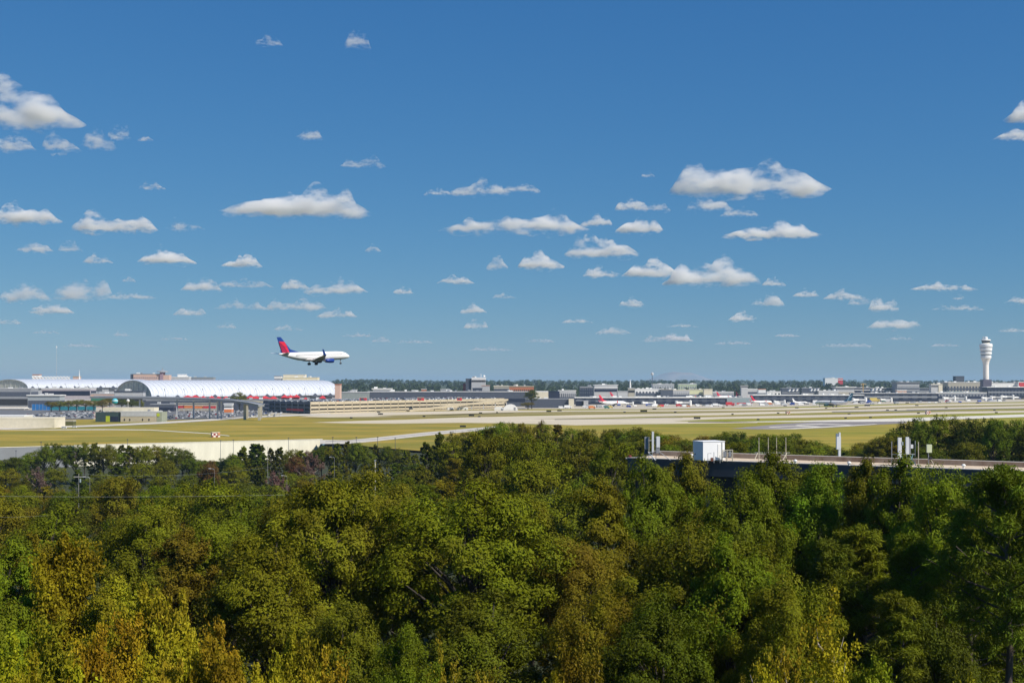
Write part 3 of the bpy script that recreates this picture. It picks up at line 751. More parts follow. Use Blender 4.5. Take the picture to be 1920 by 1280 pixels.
# ---- skyline at the left
d = 2600
r = building('hotel', 'pink slab hotel with rows of windows and a small dome', 250, 299, 700.5, d, 18, M_pink, (), M_grey, windows=(7, 14, mat('hotel_window', (0.25, 0.20, 0.22), 0.4)))
MB().box(PX(244, d) - r.location.x, PX(250, d) - r.location.x - 0.6, 2, 18, 0, 53).build('stair_tower', M_dgrey, r)
MB().box(PX(300, d) - r.location.x, PX(306, d) - r.location.x, -2, 16, 0, 57).build('lift_tower', mat('plum_panel', (0.30, 0.20, 0.24), 0.8), r)
MB().box(PX(306.2, d) - r.location.x, PX(317, d) - r.location.x, 0, 18, 0, 51).build('wing', M_pink, r)
MB().lathe([(12, 0), (11, 1.5), (4, 3), (1.0, 4.5), (0.3, 9)], 16).build('dome', M_grey, r, (PX(303, d) - r.location.x, 7, 57.05))
building('white_offices', 'white stepped offices right of the pink hotel', 322, 354, 706, 2700, 20, M_lgrey, [(0.75, 0.85, M_dgrey)], M_white)
building('white_offices', 'white plant box crowning the stepped offices right of the pink hotel', 333, 347, 701.5, 2720, 14, M_white, (), M_white)
building('teal_offices', 'low blue grey offices at the right of the white stepped offices', 354, 400, 706.8, 2800, 20, M_grey, [(0.7, 0.85, M_teal)], M_teal)
building('cream_complex', 'long cream complex on the skyline behind the arched roof\'s right half', 530, 595, 707, 2700, 30, mat('bright_cream', (0.72, 0.64, 0.42), 0.8), [(0.55, 0.66, M_beige)], M_cream, windows=(1, 22, M_tan))
building('cream_complex', 'upper storey of the cream complex on the skyline', 531, 572, 702, 2715, 20, M_cream, [(0.72, 0.8, M_tan)], M_cream)
building('cream_complex', 'small white block left of the cream complex on the skyline', 514, 527, 704.5, 2700, 15, M_white, [(0.8, 0.9, M_grey)], M_grey)
building('brick_flank', 'reddish stepped block peeping out beyond the right end of the long vault', 628, 637, 720, 1900, 20, M_pink, (), M_brick)
# lattice roofed hall
d = 2500
r = building('lattice_hall', 'hall with a white zigzag lattice roof beyond the left vault', 60, 132, 711, d, 20, M_dgrey, (), M_grey)
mb = MB()
for k in range(12):
    xa = PX(60 + 6 * k, d) - r.location.x; xb = PX(66 + 6 * k, d) - r.location.x
    z0, z1 = PZ(711.5, d), PZ(705.5, d)
    mb.tube([(xa, -1, z0), (xb, -1, z1)], 0.95, 5); mb.tube([(xb, -1, z0), (xa, -1, z1)], 0.95, 5)
mb.build('roof_lattice', M_white, r)
building('domed_house', 'pinkish house roof at the left end of the lattice roof', 61, 73, 701.5, 2540, 14, M_pink, [(0.9, 0.96, M_white)], M_brick)
building('chimney_house', 'cream house beside a tall white spire beyond the left vault', 137, 148, 705, 2500, 12, M_pink, (), M_tan)
r = empty('spire', (PX(148.8, 2490), 2490, 0), 'tall thin white spire on the skyline above the left vault', 'spire')
MB().tube([(0, 0, 0), (0, 0, 42)], 1.6, 8).build('shaft', M_white, r); MB().lathe([(1.6, 0), (0.9, 6), (0.15, 19)], 8).build('tip', M_white, r, (0, 0, 42))

# ---- control tower
d = 2860
r = empty('control_tower', (PX(1848.6, d), d, 0), 'tall white airport control tower with a banded cab, on the right', 'control tower')
r.scale = (1.19, 1.19, 1.136)
M_tw = mat('tower_white', (0.80, 0.74, 0.68), 0.7, var=0.04, scale=0.1)
M_tw2 = mat('tower_cab_white', (0.80, 0.79, 0.78), 0.6, var=0.03, scale=0.1)
MB().lathe([(5.6, 0), (5.6, 26), (5.3, 40), (5.2, 66), (6.2, 72), (8.6, 78)], 32).build('shaft', M_tw, r, smooth=False)
MB().box(-8, 8, -8, 8, 0, 37).build('podium', mat('plum_base', (0.10, 0.09, 0.13), 0.6), r)
def ring(nm, prof, m): MB().lathe(prof, 40).build(nm, m, r)
ring('cab_floor', [(8.7, 78.0), (9.6, 79), (9.7, 83.5), (9.0, 84)], M_tw2)
ring('window_band', [(8.6, 84), (8.6, 86.2)], M_grey)
ring('cab_floor', [(9.9, 86.2), (10.3, 87), (10.4, 90.5), (9.6, 91)], M_tw2)
ring('window_band', [(9.4, 91), (9.4, 93)], M_grey)
ring('cab_floor', [(10.5, 93), (10.9, 94), (11.3, 98.5), (10.6, 99)], M_tw2)
ring('window_band', [(10.4, 99), (10.4, 100.6)], M_grey)
ring('cab_floor', [(11.4, 100.6), (11.7, 101.5), (11.8, 106), (10.6, 107.2), (7.4, 107.6)], M_tw2)
ring('collar', [(6.6, 107.6), (6.9, 109.2)], M_cream)
ring('cab_glass', [(7.0, 109.2), (8.0, 113.4)], M_glass)
ring('cab_roof', [(8.6, 113.4), (8.7, 114.6), (7.6, 115.8), (3.6, 116.2)], M_white)
ring('antenna_housing', [(3.2, 116.2), (3.2, 119.8), (1.5, 121.0)], M_tw2)
MB().tube([(-5.5, 0, 115.6), (-5.5, 0, 121)], 0.7, 6).build('antenna', M_lgrey, r)
MB().tube([(-3, 2, 116), (-3, 2, 124)], 0.15, 5).build('antenna', M_lgrey, r)

# ---- masts
d = 2750
r = empty('light_mast', (PX(1223, d), d, 0), 'tall dark apron light mast with a pale lamp crown, near the middle', 'light mast')
MB().tube([(0, 0, 0), (0, 0, PZ(703, d))], [0.9, 0.6], 8).build('pole', M_dgrey, r)
MB().lathe([(1.2, 0), (3.0, 0.6), (3.0, 4.5), (1.0, 6)], 10).build('lamp_crown', M_lgrey, r, (0, 0, PZ(703.2, d)))
d = 2790
r = empty('obelisk', (PX(1181.5, d), d, 0), 'slim white obelisk tower left of the light mast', 'tower')
MB().lathe([(2.2, 0), (2.2, 22), (1.7, 34), (0.2, 42.5)], 10).build('shaft', M_white, r); MB().lathe([(3.0, 0), (3.0, 1.5)], 10).build('balcony', M_lgrey, r, (0, 0, 19))
d = 2810
r = empty('crane', (PX(1618.5, d), d, 0), 'yellow construction crane standing in front of the navy halls', 'crane')
M_crane = mat('crane_yellow', (0.62, 0.38, 0.08), 0.6)
mb = MB()
for sx in (-0.8, 0.8):
    mb.tube([(sx, 0, 0), (sx, 0, 34)], 0.28, 5)
for k in range(11): mb.tube([(-0.8, 0, 3 * k), (0.8, 0, 3 * k + 3)], 0.2, 4)
mb.build('mast', M_crane, r); MB().tube([(-5, 0, 31.5), (7, 0, 32)], 0.4, 5).build('jib', M_crane, r); MB().box(-5.5, -3.5, -0.8, 0.8, 29.5, 31).build('counterweight', M_lgrey, r)
d = 2600
r = empty('radio_mast', (PX(106, d), d, 0), 'very thin faint radio mast rising into the sky over the lattice roof', 'radio mast')
MB().tube([(0, 0, 0), (0, 0, PZ(648, d))], [0.35, 0.2], 5).build('mast', M_lgrey, r); MB().box(-0.8, 0.8, -0.8, 0.8, PZ(652, d), PZ(649, d)).build('beacon', M_white, r)

# ---- checkered shelters on the field
M_chk = bpy.data.materials.new('red_white_checks'); M_chk.use_nodes = True
n_, l_ = M_chk.node_tree.nodes, M_chk.node_tree.links
ck = n_.new('ShaderNodeTexChecker'); ck.inputs['Scale'].default_value = 0.62
ck.inputs['Color1'].default_value = (0.24, 0.03, 0.04, 1); ck.inputs['Color2'].default_value = (0.80, 0.72, 0.66, 1)
tc_ = n_.new('ShaderNodeTexCoord'); mp_ = n_.new('ShaderNodeMapping'); mp_.inputs['Location'].default_value = (0.3, 0.21, 0.45)
l_.new(tc_.outputs['Object'], mp_.inputs[0]); l_.new(mp_.outputs[0], ck.inputs['Vector']); l_.new(ck.outputs['Color'], n_['Principled BSDF'].inputs['Base Color'])
M_pinkor = mat('faded_orange', (0.55, 0.24, 0.12), 0.7)
def checkered(px, py, w, h, label, rz=0.5):
    d = GD(py); s = d / F
    r = empty('equipment_shelter', (PX(px, d), d, 0), label, 'shelter', None, rz)
    W, Hh = w * s / 2, h * s
    MB().box(-W, W, -W * 0.6, W * 0.6, 0.0, Hh).build('wall', M_chk, r)
    MB().box(-W - 0.15, W + 0.15, -W * 0.6 - 0.15, W * 0.6 + 0.15, Hh, Hh + 0.25).build('roof', M_cream, r)
    MB().box(W * 0.35, W * 0.95, -W * 0.6 - 0.5, -W * 0.6 - 0.02, Hh * 0.45, Hh * 0.98).build('orange_panel', M_pinkor, r)
checkered(404, 819, 15, 8.6, 'red and white checkered equipment hut in the yellow field')
checkered(1739.5, 776.5, 8, 6, 'red and white checkered hut beyond the right-hand trees', 0.3)
checkered(1477, 775.8, 7, 5, 'small checkered hut on the taxiway in the centre right', 0.3)

# ---- small dark airfield signs
sign_me = {}
mb = MB(); mb.box(-2.2, 2.2, -0.2, 0.2, 0.25, 1.5); sign_me['panel'] = mb.mesh('sign_panel')
mb = MB(); [mb.box(x - 0.08, x + 0.08, -0.1, 0.1, 0, 0.248) for x in (-1.6, 0, 1.6)]; sign_me['legs'] = mb.mesh('sign_legs')
sign_me['panel'].materials.append(mat('sign_back', (0.03, 0.028, 0.022), 0.8)); sign_me['legs'].materials.append(M_dark)
signs = [(658.5, 784.3, 1), (710, 773.5, 1.2), (713.5, 777.5, 1.8), (795, 781.5, 1), (884, 780.3, 2), (898.5, 782, 1), (901, 775, 1.2), (932, 774.2, .7), (868, 801, 2.2), (1029, 772.2, 1.8), (1049, 771, 1.6), (1171, 773.5, .9), (1207, 772.8, 2.5), (1227, 767.8, 1.4), (1266, 773.6, 1), (1307, 785.5, 2.4), (1356, 764.8, 1), (1373.5, 777.6, .8), (1421.5, 787.8, 1), (1459, 775.4, .9), (1472, 761.6, 1.2), (1494, 765.3, 1.3), (1549, 766.1, .8), (1585.5, 784.8, .9), (1592, 777, 1), (1606, 764.4, 1.4), (1632, 783.6, 1), (1664, 769.6, 1), (1679.5, 769.4, .9), (1626, 761.5, 2), (1701, 756, 1.2), (1722, 775.4, 1), (1719, 760.8, 1.2), (1774, 765, 1), (1833, 756.2, 1.3), (1868, 774.3, 1), (1864.5, 770, .8)]
for i, (px, py, s) in enumerate(signs):
    d = GD(py)
    r = empty('airfield_sign', (PX(px, d), d, 0), 'small dark sign board on the airfield, %s from the left' % ordw[i], 'airfield sign', 'dark airfield signs', -0.15)
    k = 0.62 * s * d / 1400
    r.scale = (k * 1.1, 1, max(1.0, k * 1.1))
    link_mesh('panel', sign_me['panel'], None, r); link_mesh('legs', sign_me['legs'], None, r)
# ------------------------------------------------------------------ aircraft
M_jw = mat('aircraft_white', (0.82, 0.81, 0.79), 0.3, var=0.02, scale=0.1, spec=0.5)
M_belly = mat('aircraft_grey_belly', (0.46, 0.44, 0.43), 0.4, var=0.05)
M_wing = mat('aircraft_wing_grey', (0.42, 0.40, 0.40), 0.4, var=0.08)
M_tblue = mat('tail_blue', (0.012, 0.045, 0.22), 0.35, var=0.1)
M_tred = mat('tail_red', (0.62, 0.02, 0.045), 0.35, var=0.05)
M_tdred = mat('tail_dark_red', (0.30, 0.012, 0.05), 0.35, var=0.05)
M_tteal = mat('tail_teal', (0.02, 0.14, 0.22), 0.35, var=0.1)
M_tlight = mat('tail_pale_blue', (0.45, 0.62, 0.74), 0.35, var=0.1)
M_eng = mat('engine_blue', (0.015, 0.05, 0.26), 0.3, var=0.1)
M_mag = mat('tail_magenta', (0.50, 0.02, 0.14), 0.35, var=0.1)

def loft(mb, secs, n=20, mi=0):
    """secs: list of (x, ry, rz, zc)"""
    vs, fs = [], []
    for x, ry, rz, zc in secs:
        for k in range(n):
            a = 2 * math.pi * k / n
            vs.append((x, ry * math.cos(a), zc + rz * math.sin(a)))
    for i in range(len(secs) - 1):
        for k in range(n):
            k2 = (k + 1) % n
            fs.append((i * n + k, i * n + k2, (i + 1) * n + k2, (i + 1) * n + k))
    fs.append(tuple(range(n - 1, -1, -1))); fs.append(tuple((len(secs) - 1) * n + k for k in range(n)))
    mb.add(vs, fs, mi)

def blade(mb, root, tip, t0, t1, axis, mi=0):
    """thin tapered surface: root/tip = (leading point, trailing point), thickness along axis"""
    ax = Vector(axis); vs = []
    for (le, te), t in ((root, t0), (tip, t1)):
        le, te = Vector(le), Vector(te); m1 = le.lerp(te, 0.3)
        vs += [le, m1 + ax * t, te, m1 - ax * t]
    fs = [(0, 1, 2, 3), (7, 6, 5, 4)] + [(i, 4 + i, 4 + (i + 1) % 4, (i + 1) % 4) for i in range(4)]
    mb.add(vs, fs, mi)

FUS = [(19.6, .05, .05, -.55), (19.2, .55, .5, -.5), (18.3, 1.05, 1.0, -.35), (17.0, 1.5, 1.5, -.15), (15.0, 1.83, 1.85, 0), (12, 1.88, 2.0, 0), (-6, 1.88, 2.0, 0), (-9, 1.8, 1.85, .12), (-12, 1.5, 1.5, .45), (-15, 1.05, 1.05, .85), (-17.5, .6, .62, 1.15), (-19.3, .2, .25, 1.35)]
def jet(name, label, loc, heading, pitch=0.0, scale=1.0, tail=(M_tblue, M_tred, M_tdred), engine=M_eng, winglets=True, gear=True, group=None):
    """twin jet, nose along +X; heading measured from +X towards +Y"""
    r = empty(name, loc, label, 'airliner', group)
    r.rotation_euler = (0, -pitch, heading); r.scale = (scale,) * 3
    b = MB(); loft(b, FUS, 24); fu = b.build('fuselage', M_jw, r, smooth=True)
    b = MB(); loft(b, [(8, .3, .2, -1.6), (5, 1.75, .9, -1.45), (0, 1.95, 1.0, -1.45), (-5, 1.7, .9, -1.4), (-8, .3, .2, -1.55)], 16); b.build('belly_fairing', M_belly, r, smooth=True)
    b = MB()
    for s in (1, -1): b.add([(17.55, s * .25, .86), (17.9, s * .2, .45), (17.35, s * 1.2, .5), (16.9, s * 1.15, .95)], [(0, 1, 2, 3)])
    b.build('cockpit_window', M_glass, fu)
    for s in (1, -1):
        b = MB()
        for k in range(44):
            x = 13.8 - k * 0.58
            b.box(x, x + .25, s * 1.83 - .06, s * 1.83 + .06, .42, .78)
        b.build('window_row', M_glass, fu)
    for s in (1, -1):
        w = MB()
        blade(w, ((5.5, s * 1.2, -1.2), (-2.3, s * 1.2, -1.3)), ((1.6, s * 6.2, -.75), (-2.6, s * 6.2, -.8)), .42, .28, (0, 0, 1))
        blade(w, ((1.6, s * 6.2, -.75), (-2.6, s * 6.2, -.8)), ((-5.0, s * 16.6, .35), (-6.6, s * 16.6, .32)), .28, .10, (0, 0, 1))
        wg = w.build('wing', M_wing, r)
        f = MB()
        blade(f, ((-2.0, s * 2.0, -1.35), (-4.4, s * 2.0, -2.3)), ((-2.6, s * 6.2, -.85), (-4.5, s * 6.2, -1.6)), .12, .1, (0, 0, 1))
        blade(f, ((-2.7, s * 6.6, -.8), (-4.4, s * 6.6, -1.4)), ((-5.0, s * 12.4, -.1), (-6.2, s * 12.4, -.5)), .1, .08, (0, 0, 1))
        f.build('flap', M_wing, wg)
        if winglets:
            w = MB(); blade(w, ((-5.0, s * 16.6, .34), (-6.6, s * 16.6, .34)), ((-6.9, s * 17.3, 3.0), (-7.6, s * 17.3, 3.0)), .10, .05, (0, 1, 0)); w.build('winglet', tail[0], wg)
        e = MB(); loft(e, [(6.9, .88, .88, -2.25), (6.6, 1.02, 1.0, -2.25), (5.2, 1.08, 1.05, -2.25), (3.4, .95, .92, -2.22), (2.4, .72, .72, -2.2)], 18)
        en = e.build('engine', engine, r, (0, s * 4.9, 0), smooth=True)
        e = MB(); loft(e, [(2.6, .5, .5, -2.2), (1.2, .22, .22, -2.2)], 12); e.build('exhaust_cone', M_dgrey, en)
        e = MB(); loft(e, [(6.93, .78, .78, -2.25), (6.95, .76, .76, -2.25)], 16); e.build('fan', M_dark, en)
        e = MB(); blade(e, ((5.6, 0, -1.25), (1.6, 0, -1.3)), ((4.0, 0, -.85), (0.6, 0, -.9)), .12, .12, (0, 1, 0)); e.build('pylon', M_wing, en)
        h = MB(); blade(h, ((-14.2, s * .6, 1.25), (-18.2, s * .6, 1.3)), ((-17.8, s * 7.0, 1.9), (-19.4, s * 7.0, 1.9)), .22, .06, (0, 0, 1)); h.build('stabiliser', M_jw, r)
    # fin in coloured panels
    fin_r = ((-11.6, 0, 1.7), (-17.6, 0, 1.5)); fin_t = ((-18.0, 0, 9.0), (-20.2, 0, 9.0))
    t = MB()
    blade(t, fin_r, fin_t, .3, .12, (0, 1, 0))
    fin = t.build('tail_fin', tail[0], r)
    d = MB(); d.add([(-8.0, .0, 1.85), (-12.4, .18, 1.75), (-12.4, -.18, 1.75), (-13.2, 0, 3.4)], [(0, 1, 3), (0, 3, 2), (0, 2, 1), (1, 2, 3)]); d.build('dorsal_fin', tail[0], fin)
    def fp(u, v):
        le = Vector(fin_r[0]).lerp(Vector(fin_t[0]), v); te = Vector(fin_r[1]).lerp(Vector(fin_t[1]), v)
        return le.lerp(te, u)
    for mm, quad in ((tail[1], [(.06, .70), (.95, .74), (.52, .42), (.18, .36)]), (tail[2], [(.58, .42), (.96, .70), (.97, .02), (.50, .04)]), (tail[1], [(.20, .34), (.52, .40), (.46, .03), (.36, .02)])):
        p = MB()
        for s in (1, -1):
            pts = [fp(u, v) + Vector((0, s * .34, 0)) for u, v in quad]
            p.add(pts, [(0, 1, 2, 3)])
        p.build('tail_emblem', mm, fin)
    if gear:
        for x, y, rr, w_ in ((-1.2, 2.86, .58, .42), (-1.2, -2.86, .58, .42), (14.4, 0, .36, .2)):
            zt = -1.5; zb = -3.55 if x < 5 else -3.7
            g = MB(); g.tube([(x, y, zt), (x, y, zb)], .2, 8); gg = g.build('landing_gear', M_steel, r)
            for s in (1, -1):
                g = MB(); g.tube([(x, y + s * w_ - .19, zb), (x, y + s * w_ + .19, zb)], rr, 14); g.build('wheel', M_tyre, gg)
    return r

D = 590
jet('jetliner', 'white airliner with blue and red tail landing with its wheels down', (PX(590, D), D, PZ(667.5, D)), math.radians(43), math.radians(2.0), 1.0)

# jets parked along the concourses
def parked(label, px, py, heading, scale=1.0, name='parked_jet', **kw):
    d = GD(py)
    return jet(name, label, (PX(px, d), d, 4.05 * scale), math.radians(heading), 0.0, scale, group='jets parked at the gates', **kw)
red_t = (M_tred, M_tred, M_tdred)
parked('red tailed white jet parked before the navy concourse, left of the middle', 1149, 761.5, 33, 1.35, tail=red_t)
parked('red tailed white jet parked right of the grey teal box', 1428, 758.5, 30, 1.15, tail=red_t)
parked('large white jet with a pale blue tail taxiing left', 1563, 763, 137, 1.62, tail=(M_tteal, M_tlight, M_tteal), engine=mat('engine_green', (0.03, 0.10, 0.10), 0.4))
parked('white jet nose on the apron left of the pale blue tailed jet', 1500, 757.5, 20, 0.75, tail=(M_jw, M_jw, M_jw), engine=M_lgrey)
parked('jet with magenta tail behind the pale blue tailed jet', 1549, 753, 15, 1.0, tail=(M_mag, M_mag, M_mag))
parked('white tailed jet at the right edge beyond the control tower', 1913, 748, 200, 0.9, tail=(M_jw, M_jw, M_tlight))
for px, py, lab in ((1106, 748.5, 'jet behind the navy concourse showing a red tail by the dark glass office'), (1162, 748.5, 'jet behind the navy concourse showing a red tail right of the canopied office'), (1361, 748.2, 'jet behind the concourse showing a red tail above the grey teal box\'s left end'), (1397, 748, 'jet behind the grey teal box showing a red tail over its right half'), (1300, 748, 'jet behind the navy concourse showing a pink tail right of the light mast')):
    parked(lab, px, py, 25, 1.2, tail=red_t)

# ---- boarding bridges
def bridge(label, px, py, rz, s=1.0, m=M_white):
    d = GD(py); r = empty('boarding_bridge', (PX(px, d), d, 0), label, 'boarding bridge', 'boarding bridges', math.radians(rz)); r.scale = (s,) * 3
    MB().box(-11, 3, -1.6, 1.6, 4.2, 7.2).build('tunnel', M_lgrey, r)
    MB().box(3.05, 12, -1.9, 1.9, 4.0, 7.6).build('tunnel', m, r)
    MB().lathe([(2.8, 3.8), (2.8, 7.8), (1, 8.6)], 14).build('rotunda', m, r, (13.5, 0, 0))
    MB().lathe([(2.4, 0), (2.4, 9.0), (0.8, 9.8)], 14).build('rotunda', m, r, (-12.5, 0, 0))
    for x in (6, -12.5 + 3):
        MB().box(x - .4, x + .4, -1.2, 1.2, 0, 3.99).build('leg', M_grey, r)
for i, (px, py, rz, s) in enumerate([(1217, 760.3, 200, .8), (1282, 760.5, 195, .9), (1180, 759.5, 215, .6), (1462, 757, 190, .7), (1612, 755.2, 200, 1.0), (1662, 753.5, 190, .8), (1712, 752, 195, .8), (1780, 751.5, 200, 1.0), (1800, 750.8, 170, .9), (1851, 750.5, 200, .9), (1868, 748.8, 190, .9), (1890, 748.5, 195, 1.0)]):
    bridge('pale boarding bridge at the concourse, %s from the left' % ordw[i], px, py, rz, s)

# ---- apron vehicles
def van_meshes():
    b = MB(); b.box(-2.6, 2.6, -1.0, 1.0, .45, 1.3); b.add([(-2.6, -.95, 1.301), (1.9, -.95, 1.301), (1.9, .95, 1.301), (-2.6, .95, 1.301), (-2.5, -.85, 2.3), (1.1, -.85, 2.3), (1.1, .85, 2.3), (-2.5, .85, 2.3)], [(0, 1, 5, 4), (1, 2, 6, 5), (2, 3, 7, 6), (3, 0, 4, 7), (4, 5, 6, 7)])
    body = b.mesh('van_body')
    b = MB(); b.add([(1.93, -.8, 1.4), (1.93, .8, 1.4), (1.2, .75, 2.2), (1.2, -.75, 2.2)], [(0, 1, 2, 3)])
    for s in (1, -1): b.box(-1.8, 1.2, s * .96 - .03, s * .96 + .03, 1.5, 2.05)
    gl = b.mesh('van_glass')
    b = MB(); b.tube([(0, -.1, 0), (0, .1, 0)], .42, 10)
    return body, gl, b.mesh('van_wheel'), [(x, s * .95, .42) for x in (-1.7, 1.7) for s in (1, -1)]
def truck_meshes():
    b = MB(); b.box(-4.2, 1.6, -1.25, 1.25, .9, 3.6); b.box(1.75, 3.8, -1.15, 1.15, .7, 2.6)
    body = b.mesh('truck_body')
    b = MB(); b.box(3.2, 3.83, -1.0, 1.0, 1.7, 2.4); b.box(2.3, 3.1, -1.18, 1.18, 1.7, 2.3); gl = b.mesh('truck_glass')
    b = MB(); b.tube([(0, -.15, 0), (0, .15, 0)], .5, 10)
    return body, gl, b.mesh('truck_wheel'), [(x, s * 1.1, .5) for x in (-3.0, 2.8) for s in (1, -1)]
VEH = {'van': van_meshes(), 'truck': truck_meshes()}
M_paint = bpy.data.materials.new('vehicle_paint'); M_paint.use_nodes = True
_n = M_paint.node_tree.nodes; _oi = _n.new('ShaderNodeObjectInfo'); _b = _n['Principled BSDF']
_b.inputs['Roughness'].default_value = 0.3; M_paint.node_tree.links.new(_oi.outputs['Color'], _b.inputs['Base Color'])
for k in VEH:
    VEH[k][0].materials.append(M_paint); VEH[k][1].materials.append(M_glass); VEH[k][2].materials.append(M_tyre)
CN = {'white': (.8, .8, .8), 'red': (.5, .03, .04), 'yellow': (.65, .5, .12), 'grey': (.3, .31, .33), 'blue': (.04, .08, .35), 'orange': (.62, .2, .05), 'green': (.05, .22, .16)}
def vehicle(kind, colour, px, py, rz, where, s=1.0):
    d = GD(py); r = empty('service_' + kind, (PX(px, d), d, .06), '%s service %s %s' % (colour, kind, where), kind, 'apron service vehicles', math.radians(rz)); r.scale = (s,) * 3
    for nm, me in zip(('body', 'window'), VEH[kind]):
        o = link_mesh(nm, me, None, r); o.color = (*CN[colour], 1)
    for p_ in VEH[kind][3]: link_mesh('wheel', VEH[kind][2], None, r, p_)
for a in [('truck', 'white', 1065, 765.5, 5, 'before the slate shed', 1.3), ('truck', 'white', 1053, 766, 0, 'left of the one before the slate shed', 1), ('van', 'green', 1138, 765.6, 0, 'before the red tailed jet', 1.5), ('truck', 'yellow', 1144, 765.2, 0, 'right of the green van', 1.0),
          ('truck', 'orange', 1110, 766.3, 10, 'left of the green van', 1.2), ('van', 'white', 1100, 765, 0, 'under the ribbed shed end', 1.2), ('van', 'yellow', 1236, 763.4, 0, 'below the white hall', 1.2), ('van', 'white', 1251, 760.4, 0, 'at the concourse foot below the grey hall', 1.3), ('truck', 'red', 1273, 762.2, 0, 'left of the central boarding bridge', 1.1), ('van', 'orange', 1291, 762.5, 0, 'right of the central boarding bridge', 1.1),
          ('van', 'white', 1308, 761, 20, 'below the cream halls', 1.5), ('van', 'grey', 1320, 761.2, 0, 'right of the van below the cream halls', 1.2), ('truck', 'white', 1343, 761.6, 0, 'at the left foot of the grey teal box', 1.3), ('van', 'white', 1337, 760.6, 0, 'close behind the truck by the grey teal box', 1.2), ('truck', 'red', 1369, 760.8, 8, 'in front of the grey teal box', 1.7), ('van', 'white', 1376, 760, 0, 'right of the red truck at the grey teal box', 1.2),
          ('truck', 'white', 1405, 760.2, 0, 'at the right foot of the grey teal box', 1.2), ('van', 'grey', 1397, 760.3, 0, 'before the middle of the grey teal box', 1.3), ('van', 'grey', 1430, 759.6, 0, 'under the second red tailed jet', 1.6), ('truck', 'grey', 1436, 760, 10, 'behind the van under the second red tailed jet', 1.2), ('truck', 'orange', 1444, 758.8, 0, 'right of the second red tailed jet', 1.0), ('van', 'white', 1456, 757.6, 0, 'left of the small white jet', 1.2),
          ('van', 'white', 1480, 756.6, 0, 'under the small white jet', 1.3), ('truck', 'white', 1530, 755.5, 0, 'at the nose of the pale blue tailed jet', 1.4), ('van', 'white', 1517, 756.2, 0, 'left of the truck by the pale blue tailed jet', 1.1), ('truck', 'yellow', 1640, 753.6, 0, 'right of the pale blue tailed jet', 2.2), ('van', 'blue', 1629, 753.9, 10, 'beside the large yellow truck', 2.0), ('van', 'white', 1620, 754.4, 0, 'left of the blue van', 1.5),
          ('van', 'green', 1657, 753.4, 0, 'right of the large yellow truck', 1.4), ('truck', 'white', 1665, 753, 0, 'below the navy hall\'s right half', 1.4), ('van', 'white', 1679, 751.8, 0, 'before the pinkish hall', 1.3), ('van', 'grey', 1690, 751.6, 0, 'right of the van before the pinkish hall', 1.2), ('truck', 'grey', 1736, 751, 0, 'left of the boarding bridges by the tower', 1.2), ('truck', 'white', 1775, 749.6, 0, 'below the cream cube', 1.8), ('truck', 'orange', 1791, 749.4, 0, 'two lengths left of the control tower foot', 1.5),
          ('van', 'green', 1808, 749.6, 0, 'left of the control tower foot', 1.5), ('truck', 'red', 1834, 748.2, 0, 'under the control tower', 1.6), ('van', 'white', 1820, 748.7, 0, 'between the green van and the control tower', 1.3), ('truck', 'white', 1908, 747, 0, 'at the right edge by the white tailed jet', 1.2), ('van', 'white', 120, 803.2, -8, 'on the service road by the cream slab', .8), ('van', 'white', 139, 802, -8, 'on the service road right of the first van by the slab', .8)]:
    vehicle(*a)

# small carts and tugs scattered along the foot of the concourses
b = MB(); b.box(-1.9, 1.9, -.9, .9, .35, 1.9); b.box(1.95, 3.0, -.8, .8, .35, 1.5)
for x in (-1.2, 1.2, 2.5): b.tube([(x, -.95, .35), (x, .95, .35)], .34, 8)
CART = b.mesh('baggage_cart'); CART.materials.append(M_paint)
foot = [(1085, 761.5), (1360, 760), (1412, 758.5), (1600, 756), (1760, 753), (1850, 750.8), (1915, 749)]
where_ = [(1085, 1220, 'by the red tailed jet left of the light mast'), (1220, 1360, 'before the navy concourse right of the light mast'), (1360, 1500, 'round the grey teal box and second red tailed jet'), (1500, 1640, 'round the pale blue tailed jet'), (1640, 1780, 'before the concourse left of the control tower'), (1780, 1920, 'at the foot of the control tower')]
rk = random.Random(3)
for i in range(84):
    px = rk.uniform(1085, 1915)
    for (pa, ya), (pb, yb) in zip(foot, foot[1:]):
        if px <= pb: py = ya + (yb - ya) * (px - pa) / (pb - pa); break
    d = GD(py + rk.uniform(.2, 2.6)); nm = rk.choices(('white', 'grey', 'red', 'blue', 'yellow'), (8, 4, 1, 1, 1))[0]
    o = bpy.data.objects.new('baggage_cart', CART); COL.objects.link(o); o.location = (PX(px, d), d, .06); o.rotation_euler = (0, 0, rk.uniform(-.5, .5) + (math.pi if rk.random() < .5 else 0)); s_ = rk.uniform(.9, 1.9); o.scale = (s_, s_, s_ * rk.uniform(.9, 1.3))
    o.color = (*CN[nm], 1)
    tag(o, '%s baggage cart on the apron %s' % (nm, next(w for a_, b_, w in where_ if a_ <= px <= b_)), 'baggage cart', 'baggage carts along the concourses')

